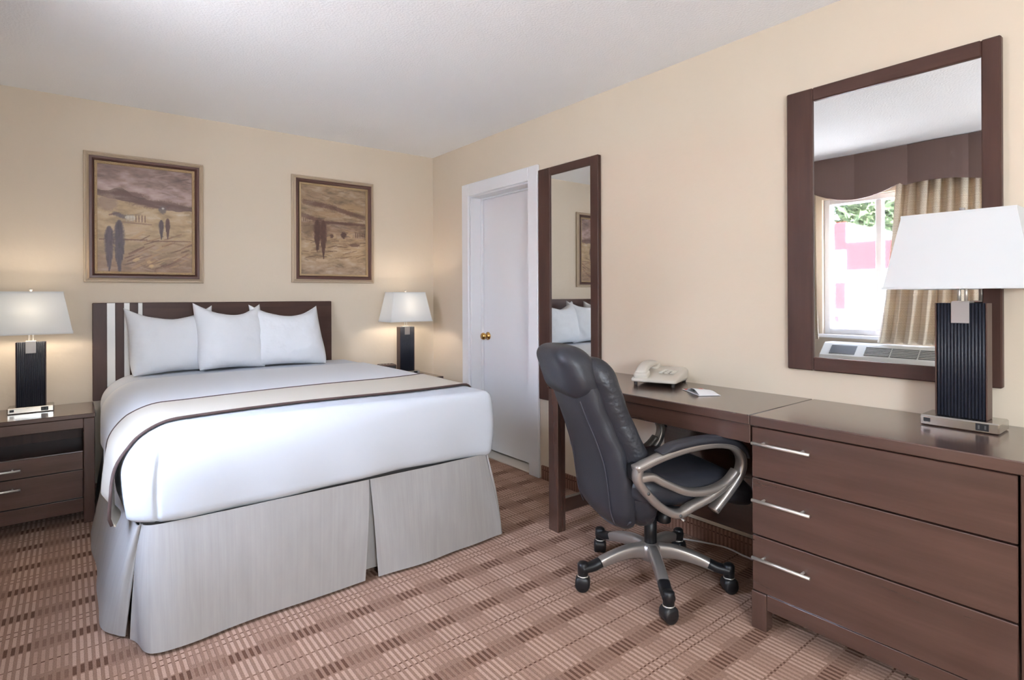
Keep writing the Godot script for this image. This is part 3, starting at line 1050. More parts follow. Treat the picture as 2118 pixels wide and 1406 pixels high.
func nightstand(at: Vector3, label: String) -> void:
	var n := thing("nightstand", label, "nightstand", at, 0.0, "bedside nightstands")
	var w := 0.2825
	var d := 0.415
	part("top", span(Vector3(-w - 0.004, 0.562, -0.0), Vector3(w + 0.004, 0.585, d + 0.004), 0.003), M.wood, n)
	for s in [-1.0, 1.0]:
		part("side_post", span(Vector3(minf(s * w, s * (w - 0.050)), 0, d - 0.05), Vector3(maxf(s * w, s * (w - 0.050)), 0.561, d), 0.003), M.wood, n)
		part("side_panel", span(Vector3(minf(s * w, s * (w - 0.02)), 0.06, 0.05), Vector3(maxf(s * w, s * (w - 0.02)), 0.561, d - 0.05), 0.001), M.wood, n)
		part("back_post", span(Vector3(minf(s * w, s * (w - 0.050)), 0, 0.0), Vector3(maxf(s * w, s * (w - 0.050)), 0.561, 0.05), 0.003), M.wood, n)
	part("top_rail", span(Vector3(-w + 0.05, 0.508, d - 0.03), Vector3(w - 0.05, 0.561, d - 0.002), 0.002), M.wood, n)
	part("back_panel", span(Vector3(-w + 0.05, 0.06, 0.002), Vector3(w - 0.05, 0.561, 0.014), 0.001), M.wood_dark, n)
	part("shelf", span(Vector3(-w + 0.02, 0.366, 0.014), Vector3(w - 0.051, 0.384, d - 0.02), 0.001), M.wood, n)
	for e in [[0.290, 0.382, 0.336], [0.140, 0.286, 0.240]]:
		var dr := part("drawer", span(Vector3(-w + 0.052, e[0], 0.03), Vector3(w - 0.052, e[1], d - 0.003), 0.002), M.wood, n)
		bar_handle(dr, Vector3(-0.225, e[2], d - 0.003), Vector3(-0.020, e[2], d - 0.003), Vector3(0, 0, 1))
	part("bottom_rail", span(Vector3(-w + 0.05, 0.062, d - 0.035), Vector3(w - 0.05, 0.135, d - 0.004), 0.002), M.wood, n)


func build_desk() -> void:
	var n := thing("writing_desk", "dark wooden writing desk with slim legs behind the black office chair", "desk")
	var y := 0.767
	part("desktop", span(Vector3(-0.512, 0.731, 2.030), Vector3(-0.004, y, 3.1335), 0.003), M.wood, n)
	part("apron_drawer", span(Vector3(-0.500, 0.662, 2.115), Vector3(-0.46, 0.7305, 3.130), 0.002), M.wood, n)
	part("leg", span(Vector3(-0.510, 0, 2.040), Vector3(-0.455, 0.7305, 2.110), 0.003), M.wood, n)
	part("leg", span(Vector3(-0.075, 0, 2.040), Vector3(-0.016, 0.7305, 2.110), 0.003), M.wood, n)
	part("stretcher", span(Vector3(-0.4545, 0.085, 2.060), Vector3(-0.0755, 0.155, 2.090), 0.002), M.wood, n)
	part("end_rail", span(Vector3(-0.4545, 0.662, 2.055), Vector3(-0.0755, 0.7305, 2.095), 0.002), M.wood, n)
	part("modesty_panel", span(Vector3(-0.055, 0.130, 2.42), Vector3(-0.035, 0.7305, 3.133), 0.001), M.wood, n)


func build_dresser() -> void:
	var n := thing("dresser", "dark wooden dresser with three wide drawers joined to the writing desk", "dresser")
	var y := 0.767
	var za := 3.1365
	var zb := 3.93
	part("top", span(Vector3(-0.514, 0.731, za), Vector3(-0.004, y, zb + 0.004), 0.003), M.wood, n)
	part("side_panel", span(Vector3(-0.490, 0.10, za + 0.002), Vector3(-0.010, 0.7305, za + 0.02), 0.001), M.wood, n)
	part("side_panel", span(Vector3(-0.490, 0.10, zb - 0.02), Vector3(-0.010, 0.7305, zb), 0.001), M.wood, n)
	part("back_panel", span(Vector3(-0.022, 0.10, za + 0.021), Vector3(-0.010, 0.7305, zb - 0.021), 0.001), M.wood_dark, n)
	part("front_post", span(Vector3(-0.508, 0.0, 3.874), Vector3(-0.455, 0.7305, zb), 0.002), M.wood, n)
	part("bottom_board", span(Vector3(-0.480, 0.112, za + 0.021), Vector3(-0.023, 0.130, zb - 0.056), 0.001), M.wood_dark, n)
	for q in [[-0.508, za, za + 0.055, 0.134], [-0.07, za + 0.021, za + 0.075, 0.111], [-0.07, zb - 0.075, zb - 0.021, 0.111]]:
		part("leg", span(Vector3(q[0], 0, q[1]), Vector3(q[0] + 0.048, q[3], q[2]), 0.003), M.wood, n)
	part("bottom_rail", span(Vector3(-0.503, 0.078, za + 0.055), Vector3(-0.482, 0.134, 3.8735), 0.002), M.wood, n)
	for e in [[0.5465, 0.7265, 0.674], [0.3405, 0.5415, 0.471], [0.1375, 0.3355, 0.266]]:
		var d := part("drawer", span(Vector3(-0.506, e[0], za + 0.004), Vector3(-0.483, e[1], 3.868), 0.0022), M.wood, n)
		bar_handle(d, Vector3(-0.506, e[2], 3.155), Vector3(-0.506, e[2], 3.355), Vector3(-1, 0, 0))


func build_mirrors() -> void:
	# wide upper mirror: the stile by the window reads broader than the other
	var m := thing("wall_mirror", "large dark framed wall mirror hung above the dresser", "mirror", Vector3(-0.002, 0, 0))
	var x := -0.030
	mirror_frame(m, 3.042, 3.748, 0.889, 2.058, 0.106, 0.052, 0.055, x)
	var t := thing("wall_mirror", "tall narrow dark framed mirror hung between the white door and the desk", "mirror", Vector3(-0.002, 0, 0))
	mirror_frame(t, 1.414, 1.945, 0.530, 2.028, 0.112, 0.064, 0.052, x)


func mirror_frame(m: Node3D, z0: float, z1: float, y0: float, y1: float, left: float, right: float, rail: float, x: float) -> void:
	part("stile", span(Vector3(x, y0, z0), Vector3(0, y1, z0 + left), 0.004), M.wood_dark, m)
	part("stile", span(Vector3(x, y0, z1 - right), Vector3(0, y1, z1), 0.004), M.wood_dark, m)
	part("rail", span(Vector3(x, y1 - rail, z0 + left), Vector3(0, y1, z1 - right), 0.004), M.wood_dark, m)
	part("rail", span(Vector3(x, y0, z0 + left), Vector3(0, y0 + rail, z1 - right), 0.004), M.wood_dark, m)
	part("glass", span(Vector3(-0.020, y0 + rail - 0.008, z0 + left - 0.008), Vector3(-0.016, y1 - rail + 0.008, z1 - right + 0.008), 0.0), M.mirror, m)


# ------------------------------------------------------------------ pictures
class Painter:
	var im: Image
	var w: int
	var h: int
	var n := FastNoiseLite.new()
	func _init(ww: int, hh: int, seed_: int) -> void:
		w = ww
		h = hh
		im = Image.create(w, h, false, Image.FORMAT_RGB8)
		n.seed = seed_
		n.frequency = 0.02
		n.fractal_octaves = 3
	func wash(fn: Callable) -> void:
		for y in h:
			for x in w:
				im.set_pixel(x, y, fn.call(float(x) / w, float(y) / h, n.get_noise_2d(x * 0.35, y * 0.9), n.get_noise_2d(x * 1.2 + 500.0, y * 3.2)))
	func blob(cx: float, cy: float, rx: float, ry: float, c: Color, a: float, soft := 0.35, rough := 0.25) -> void:
		var x0 := maxi(0, int((cx - rx * 1.3) * w))
		var x1 := mini(w - 1, int((cx + rx * 1.3) * w))
		var y0 := maxi(0, int((cy - ry * 1.3) * h))
		var y1 := mini(h - 1, int((cy + ry * 1.3) * h))
		for y in range(y0, y1 + 1):
			for x in range(x0, x1 + 1):
				var dx := (float(x) / w - cx) / rx
				var dy := (float(y) / h - cy) / ry
				var d := sqrt(dx * dx + dy * dy) + rough * n.get_noise_2d(x * 4.0, y * 4.0)
				var k := clampf((1.0 - d) / soft, 0.0, 1.0) * a
				if k > 0.0:
					im.set_pixel(x, y, im.get_pixel(x, y).lerp(c, k))
	func stroke(x0: float, y0: float, x1: float, y1: float, t: float, c: Color, a: float) -> void:
		var p := Vector2(x0 * w, y0 * h)
		var q := Vector2(x1 * w, y1 * h)
		var r := t * w
		var lo := Vector2(minf(p.x, q.x) - r, minf(p.y, q.y) - r)
		var hi := Vector2(maxf(p.x, q.x) + r, maxf(p.y, q.y) + r)
		for y in range(maxi(0, int(lo.y)), mini(h - 1, int(hi.y)) + 1):
			for x in range(maxi(0, int(lo.x)), mini(w - 1, int(hi.x)) + 1):
				var v := Vector2(x, y)
				var s := clampf((v - p).dot(q - p) / maxf((q - p).length_squared(), 1.0), 0.0, 1.0)
				var d := v.distance_to(p.lerp(q, s)) / r + 0.3 * n.get_noise_2d(x * 5.0, y * 5.0)
				var k := clampf((1.0 - d) * 2.0, 0.0, 1.0) * a * (1.0 - absf(s - 0.5) * 0.6)
				if k > 0.0:
					im.set_pixel(x, y, im.get_pixel(x, y).lerp(c, k))
	func cypress(x: float, y0: float, y1: float, half: float, c: Color, r: RandomNumberGenerator) -> void:
		for k in 24:
			var f := (k + 0.5) / 24.0
			var wd := half * sin(PI * pow(f, 0.62)) ** 0.8
			blob(x, lerpf(y0, y1, f), wd * 0.95 + 0.004, (y1 - y0) * 0.05, c, 0.9, 0.5, 0.15)
		for k in 40:
			var t := r.randf()
			var ww := half * sin(PI * pow(t, 0.62)) ** 0.8
			var xx := x + r.randf_range(-1, 1) * ww * 0.75
			var yy := lerpf(y0, y1, t)
			stroke(xx, yy, xx + r.randf_range(-0.004, 0.004), yy + 0.05 * (y1 - y0) + 0.015, half * 0.16, c.lerp(Color(0.2, 0.16, 0.16), r.randf() * 0.35), 0.7)


func painting_one() -> ImageTexture:
	var p := Painter.new(420, 480, 301)
	var r := RandomNumberGenerator.new()
	r.seed = 12
	var sky := Color(0.54, 0.445, 0.41)
	var pink := Color(0.66, 0.56, 0.53)
	var hill := Color(0.44, 0.345, 0.31)
	var field := Color(0.69, 0.59, 0.46)
	p.wash(func(u: float, v: float, a: float, b: float) -> Color:
		var ridge := 0.25 + 0.10 * u - 0.06 * exp(-pow((u - 0.22) / 0.12, 2.0)) + 0.02 * a
		var foot := 0.29 + 0.20 * u - 0.10 * u * u + 0.02 * a
		var c: Color
		if v < ridge:
			c = sky.lerp(pink, clampf(1.0 - absf(v - 0.22) * 7.0 + a * 0.8, 0.0, 1.0))
		elif v < foot:
			c = hill
		else:
			c = field.lerp(Color(0.52, 0.41, 0.335), clampf((v - 0.66) * 3.0 + a * 0.5, 0.0, 0.8))
		return c.lightened(clampf(a * 0.22 + b * 0.08, 0.0, 0.3)) if a * 2.5 + b > 0.0 else c.darkened(clampf(-(a * 0.25 + b * 0.09), 0.0, 0.3)))
	p.blob(0.30, 0.265, 0.22, 0.03, Color(0.38, 0.28, 0.25), 0.7)
	p.blob(0.62, 0.34, 0.34, 0.05, Color(0.40, 0.30, 0.27), 0.65)
	p.blob(0.10, 0.36, 0.12, 0.09, Color(0.56, 0.47, 0.42), 0.7)
	p.blob(0.30, 0.60, 0.24, 0.05, Color(0.70, 0.60, 0.49), 0.7)
	p.blob(0.67, 0.385, 0.05, 0.05, Color(0.40, 0.36, 0.36), 0.8)
	p.blob(0.675, 0.375, 0.018, 0.012, Color(0.75, 0.71, 0.68), 0.9)
	p.blob(0.85, 0.425, 0.035, 0.010, Color(0.77, 0.70, 0.60), 0.9)
	p.stroke(0.12, 0.47, 0.21, 0.445, 0.012, Color(0.42, 0.31, 0.28), 0.9)
	p.stroke(0.17, 0.455, 0.28, 0.485, 0.028, Color(0.36, 0.32, 0.33), 0.9)
	p.blob(0.33, 0.485, 0.06, 0.030, Color(0.76, 0.72, 0.66), 0.9, 0.2, 0.1)
	for k in 7:
		p.stroke(0.29 + 0.032 * k, 0.455, 0.29 + 0.032 * k, 0.52, 0.007, Color(0.36, 0.25, 0.23) if k > 2 else Color(0.66, 0.62, 0.58), 0.85)
	p.stroke(0.22, 0.53, 0.55, 0.54, 0.010, Color(0.46, 0.35, 0.29), 0.7)
	for k in 46:
		var x := r.randf_range(0.25, 0.95)
		var y := r.randf_range(0.68, 0.97)
		var l := r.randf_range(0.08, 0.2)
		p.stroke(x, y, x + l, y - l * r.randf_range(0.25, 0.55), r.randf_range(0.006, 0.013), [Color(0.40, 0.29, 0.24), Color(0.70, 0.58, 0.43), Color(0.50, 0.37, 0.30), Color(0.66, 0.53, 0.40)][k % 4], 0.75)
	for k in 90:
		var bx := r.randf()
		var by := r.randf_range(0.02, 0.98)
		var tone: Color = p.im.get_pixel(int(bx * 419), int(by * 479))
		var bl := r.randf_range(0.04, 0.14)
		p.stroke(bx, by, bx + bl, by + r.randf_range(-0.03, 0.03), r.randf_range(0.006, 0.016), tone.lightened(0.12) if k % 2 else tone.darkened(0.14), 0.6)
	p.stroke(0.02, 0.70, 0.5, 0.69, 0.010, Color(0.40, 0.28, 0.23), 0.8)
	p.stroke(0.5, 0.70, 0.98, 0.685, 0.009, Color(0.42, 0.30, 0.25), 0.75)
	for k in 5:
		p.blob(r.randf_range(0.35, 0.6), r.randf_range(0.87, 0.95), 0.03, 0.018, Color(0.76, 0.63, 0.46), 0.7)
	p.cypress(0.655, 0.49, 0.66, 0.032, Color(0.33, 0.28, 0.29), r)
	p.cypress(0.725, 0.47, 0.65, 0.030, Color(0.37, 0.27, 0.25), r)
	p.cypress(0.115, 0.58, 0.97, 0.060, Color(0.34, 0.29, 0.31), r)
	p.cypress(0.215, 0.52, 0.99, 0.068, Color(0.32, 0.28, 0.30), r)
	return ImageTexture.create_from_image(p.im)


func painting_two() -> ImageTexture:
	var p := Painter.new(400, 500, 402)
	var r := RandomNumberGenerator.new()
	r.seed = 19
	var sky := Color(0.57, 0.475, 0.375)
	var field := Color(0.645, 0.54, 0.42)
	p.wash(func(u: float, v: float, a: float, b: float) -> Color:
		var c := sky
		if v > 0.40:
			c = Color(0.50, 0.40, 0.32).lerp(field, clampf((v - 0.45) * 5.0, 0.0, 1.0))
		if v > 0.80:
			c = c.lerp(Color(0.60, 0.505, 0.415), clampf((v - 0.80) * 6.0, 0.0, 1.0))
		return c.lightened(clampf(a * 0.25 + b * 0.10, 0.0, 0.3)) if a * 2.5 + b > 0.0 else c.darkened(clampf(-(a * 0.32 + b * 0.12), 0.0, 0.35)))
	p.blob(0.78, 0.22, 0.22, 0.06, Color(0.61, 0.50, 0.37), 0.7)
	p.blob(0.20, 0.12, 0.14, 0.07, Color(0.58, 0.48, 0.39), 0.6)
	p.stroke(0.05, 0.19, 0.50, 0.23, 0.045, Color(0.36, 0.25, 0.205), 0.85)
	p.stroke(0.45, 0.23, 0.97, 0.32, 0.040, Color(0.37, 0.26, 0.215), 0.85)
	p.blob(0.40, 0.315, 0.26, 0.04, Color(0.61, 0.50, 0.385), 0.8)
	p.stroke(0.02, 0.34, 0.30, 0.40, 0.040, Color(0.37, 0.26, 0.22), 0.8)
	p.stroke(0.22, 0.405, 0.97, 0.405, 0.026, Color(0.33, 0.22, 0.185), 0.85)
	p.blob(0.10, 0.50, 0.10, 0.09, Color(0.47, 0.38, 0.29), 0.7)
	for k in 4:
		p.stroke(0.04 + 0.03 * k, 0.375, 0.04 + 0.03 * k, 0.41, 0.007, Color(0.30, 0.20, 0.17), 0.8)
	p.blob(0.50, 0.555, 0.03, 0.03, Color(0.66, 0.56, 0.44), 0.9, 0.3, 0.1)
	p.blob(0.74, 0.545, 0.055, 0.035, Color(0.68, 0.575, 0.455), 0.95, 0.2, 0.1)
	p.stroke(0.62, 0.49, 0.80, 0.505, 0.009, Color(0.66, 0.55, 0.42), 0.8)
	p.blob(0.64, 0.54, 0.05, 0.045, Color(0.30, 0.21, 0.185), 0.95)
	p.blob(0.455, 0.56, 0.035, 0.028, Color(0.34, 0.24, 0.20), 0.85)
	for k in 6:
		p.stroke(0.835 + 0.028 * k, 0.50 + 0.01 * (k % 2), 0.835 + 0.028 * k, 0.56, 0.009, Color(0.31, 0.21, 0.18), 0.85)
	for k in 60:
		var x := r.randf_range(0.02, 0.9)
		var y := r.randf_range(0.60, 0.82)
		var l := r.randf_range(0.08, 0.22)
		p.stroke(x, y, x + l, y - l * r.randf_range(-0.05, 0.3), r.randf_range(0.005, 0.012), [Color(0.36, 0.26, 0.20), Color(0.66, 0.55, 0.41), Color(0.46, 0.35, 0.27), Color(0.62, 0.51, 0.385)][k % 4], 0.7)
	for k in 110:
		var bx := r.randf()
		var by := r.randf_range(0.02, 0.98)
		var tone: Color = p.im.get_pixel(int(bx * 399), int(by * 499))
		var bl := r.randf_range(0.04, 0.16)
		p.stroke(bx, by, bx + bl, by + r.randf_range(-0.02, 0.03), r.randf_range(0.006, 0.016), tone.lightened(0.13) if k % 2 else tone.darkened(0.18), 0.65)
	p.blob(0.82, 0.65, 0.10, 0.025, Color(0.36, 0.26, 0.21), 0.8)
	p.blob(0.30, 0.84, 0.12, 0.025, Color(0.72, 0.62, 0.51), 0.8)
	p.cypress(0.240, 0.39, 0.73, 0.066, Color(0.32, 0.215, 0.18), r)
	p.cypress(0.330, 0.39, 0.79, 0.062, Color(0.33, 0.22, 0.18), r)
	p.stroke(0.325, 0.75, 0.325, 0.79, 0.008, Color(0.28, 0.19, 0.15), 0.9)
	return ImageTexture.create_from_image(p.im)


func build_pictures() -> void:
	picture(-2.385, -1.752, 1.298, 2.082, painting_one(), "framed landscape painting with two large dark cypresses and a farmhouse", 0)
	picture(-1.183, -0.550, 1.310, 2.099, painting_two(), "framed brown landscape painting with a pair of central cypresses", 1)


func picture(x0: float, x1: float, y0: float, y1: float, tex: ImageTexture, label: String, kind: int) -> void:
	var t := thing("framed_painting", label, "painting", Vector3((x0 + x1) / 2, (y0 + y1) / 2, 0.001), 0.0, "paintings above the bed")
	var w := x1 - x0
	var h := y1 - y0
	part("outer_moulding", frame_ring(w, h, [Vector2(0, 0), Vector2(0, 0.016), Vector2(0.003, 0.020), Vector2(0.009, 0.021), Vector2(0.012, 0.017), Vector2(0.015, 0.017), Vector2(0.018, 0.022), Vector2(0.026, 0.030)]), M.gold_pale, t)
	part("inner_moulding", frame_ring(w, h, [Vector2(0.0255, 0.028), Vector2(0.028, 0.034), Vector2(0.040, 0.034), Vector2(0.048, 0.026), Vector2(0.052, 0.020)]), M.frame_brown, t)
	var lip := [Vector2(0.0515, 0.018), Vector2(0.053, 0.026), Vector2(0.060, 0.027), Vector2(0.0615, 0.022), Vector2(0.065, 0.022), Vector2(0.067, 0.012)]
	part("bead_lip", frame_ring(w, h, lip), M.gold, t)
	if kind == 0:
		# beads along the lip
		var st := st_new()
		var bw := w / 2 - 0.0565
		var bh := h / 2 - 0.0565
		for s in [-1.0, 1.0]:
			for k in 60:
				var f := lerpf(-1, 1, (k + 0.5) / 60.0)
				box_into(st, Vector3(f * bw, s * bh, 0.0275), Vector3(0.0055, 0.0055, 0.005), 0.0018)
				box_into(st, Vector3(s * bw, f * bh, 0.0275), Vector3(0.0055, 0.0055, 0.005), 0.0018)
		var beads := part("beading", done(st), M.gold, t)
		beads.set_meta("kind", "stuff")
	part("backing", span(Vector3(-w / 2 + 0.01, -h / 2 + 0.01, 0.0), Vector3(w / 2 - 0.01, h / 2 - 0.01, 0.009), 0.0), M.frame_brown, t)
	var m := mat(Color.WHITE, 0.5)
	m.albedo_texture = tex
	m.texture_repeat = false
	var st2 := st_new()
	var cw := w / 2 - 0.066
	var ch := h / 2 - 0.066
	quad(st2, Vector3(-cw, -ch, 0.0125), Vector3(cw, -ch, 0.0125), Vector3(cw, ch, 0.0125), Vector3(-cw, ch, 0.0125), Vector2(0, 1), Vector2(1, 1), Vector2(1, 0), Vector2(0, 0))
	part("canvas", done(st2), m, t)


# ------------------------------------------------------------------ lamps
func build_lamps() -> void:
	table_lamp(Vector3(-2.617, 0.586, 0.165), 0.0, true, 0.935, "lit white-shaded table lamp on the nightstand beside the striped headboard end")
	table_lamp(Vector3(-0.350, 0.586, 0.165), 0.0, true, 0.935, "lit white-shaded table lamp on the nightstand near the white door")
	table_lamp(Vector3(-0.150, 0.768, 3.672), -PI / 2, false, 1.0, "unlit table lamp with a wide white shade standing on the dresser")


func table_lamp(at: Vector3, turn: float, lit: bool, size: float, label: String) -> void:
	var t := thing("table_lamp", label, "lamp", at, turn, "lamps with ribbed dark bodies")
	t.scale = Vector3.ONE * size
	# chrome base with sockets in its front
	var base := part("base", span(Vector3(-0.103, 0, -0.062), Vector3(0.103, 0.034, 0.062), 0.004), M.chrome, t)
	var out := part("power_outlet", span(Vector3(0.045, 0.007, 0.0605), Vector3(0.078, 0.029, 0.064), 0.002), M.black_plastic, base)
	for s in [-1.0, 1.0]:
		part("socket_slot", span(Vector3(0.0615 + s * 0.008 - 0.0022, 0.012, 0.0635), Vector3(0.0615 + s * 0.008 + 0.0022, 0.024, 0.0648), 0.0005), M.grille, out)
	part("usb_port", span(Vector3(-0.092, 0.012, 0.0605), Vector3(-0.073, 0.025, 0.063), 0.001), M.black_plastic, base)
	# ribbed slab body
	part("body_core", span(Vector3(-0.064, 0.0345, -0.026), Vector3(0.064, 0.405, 0.026), 0.002), M.navy, t)
	for s in [-1.0, 1.0]:
		part("edge_trim", span(Vector3(minf(s * 0.064, s * 0.068), 0.0345, -0.031), Vector3(maxf(s * 0.064, s * 0.068), 0.405, 0.031), 0.001), M.bronze, t)
	for side in [1.0, -1.0]:
		for k in 14:
			var x := -0.0585 + 0.009 * k
			var pth := [Vector3(x, 0.036, side * 0.0265), Vector3(x, 0.404, side * 0.0265)]
			part("rib", sweep(pth, Vector3.RIGHT, 0.0045, 0.0041, 2.0, 8), M.navy, t)
	part("plate", span(Vector3(-0.024, 0.340, 0.026), Vector3(0.024, 0.410, 0.0335), 0.001), M.plate, t)
	part("cap", span(Vector3(-0.024, 0.4055, -0.026), Vector3(0.024, 0.4115, 0.0255), 0.001), M.nickel, t)
	for x in [-0.009, 0.009]:
		part("neck_rod", tube([Vector3(x, 0.411, 0), Vector3(x, 0.470, 0)], 0.005, 10), M.nickel, t)
	part("socket", lathe([Vector2(0.017, 0.468), Vector2(0.017, 0.515), Vector2(0.014, 0.520)], 16), M.nickel, t)
	# shade of four sloping sides with a little thickness
	var y0 := 0.452
	var y1 := 0.698
	var lo := Vector2(0.193, 0.118)
	var hi := Vector2(0.148, 0.078)
	var st := st_new()
	var rings := []
	for e in [[lo, y0, 0.0], [hi, y1, 0.0], [hi, y1, 0.003], [lo, y0, 0.003], [lo, y0, 0.0]]:
		var w: Vector2 = e[0] - Vector2(e[2], e[2])
		rings.append([Vector3(-w.x, e[1], w.y), Vector3(w.x, e[1], w.y), Vector3(w.x, e[1], -w.y), Vector3(-w.x, e[1], -w.y)])
	loft_into(st, rings, false)
	var sh := part("shade", done(st), M.shade, t)
	for e in [[lo, y0 + 0.003], [hi, y1 - 0.003]]:
		var q: Vector2 = e[0]
		var trim := frame_ring(q.x * 2 + 0.003, q.y * 2 + 0.003, [Vector2(0, -0.004), Vector2(0, 0.004), Vector2(0.0018, 0.004)])
		part("rim_tape", trim, M.shade, sh, Vector3(0, e[1], 0), Vector3(-PI / 2, 0, 0))
	# spider and finial
	for s in [-1.0, 1.0]:
		part("shade_arm", tube([Vector3(0, y1 - 0.004, 0), Vector3(s * (hi.x - 0.004), y1 - 0.008, 0)], 0.002, 6), M.nickel, t)
		part("harp", tube(smooth_path([Vector3(s * 0.015, 0.50, 0), Vector3(s * 0.055, 0.55, 0), Vector3(s * 0.052, 0.64, 0), Vector3(0, y1 - 0.008, 0)], 5), 0.002, 6), M.nickel, t)
	part("finial", lathe([Vector2(0.005, y1 - 0.004), Vector2(0.005, y1 + 0.006), Vector2(0.008, y1 + 0.007), Vector2(0.008, y1 + 0.018), Vector2(0.0, y1 + 0.019)], 14), M.plate, t)
	part("bulb", lathe([Vector2(0.012, 0.520), Vector2(0.014, 0.535), Vector2(0.028, 0.565), Vector2(0.030, 0.585), Vector2(0.022, 0.606), Vector2(0.0, 0.614)], 18), M.bulb_lit if lit else M.bulb_off, t)
	if lit:
		var l := OmniLight3D.new()
		l.name = "lamp_glow"
		l.light_color = Color(1.0, 0.94, 0.86)
		l.light_energy = 0.074
		l.light_size = 0.028
		l.omni_range = 8.0
		l.omni_attenuation = 2.0
		l.shadow_enabled = true
		l.position = Vector3(0, 0.575, 0)
		t.add_child(l)


func build_fill_lamp() -> void:
	# added globe lamp, unseen behind the camera: fills the room in place of bounced flash
	var t := thing("added_fill_lamp", "added globe lamp out of view by the front wall that fills the room with light", "lamp", Vector3(-2.30, 0, 5.30))
	part("base", lathe([Vector2(0.0, 0.0), Vector2(0.14, 0.0), Vector2(0.14, 0.012), Vector2(0.03, 0.03), Vector2(0.0, 0.03)], 32), M.nickel, t)
	part("pole", tube([Vector3(0, 0.03, 0), Vector3(0, 1.11, 0)], 0.013, 16), M.nickel, t)
	var prof := []
	for k in 17:
		var w := PI * k / 16.0
		prof.append(Vector2(0.22 * sin(w), 1.32 - 0.22 * cos(w)))
	part("added_globe", lathe(prof, 36), M.globe, t)
	var l := OmniLight3D.new()
	l.name = "added_fill_light"
	l.light_color = Color(0.86, 0.93, 1.0)
	l.light_energy = 3.0
	l.light_size = 0.21
	l.omni_range = 12.0
	l.omni_attenuation = 2.0
	l.shadow_enabled = true
	l.position = Vector3(0, 1.32, 0)
	t.add_child(l)


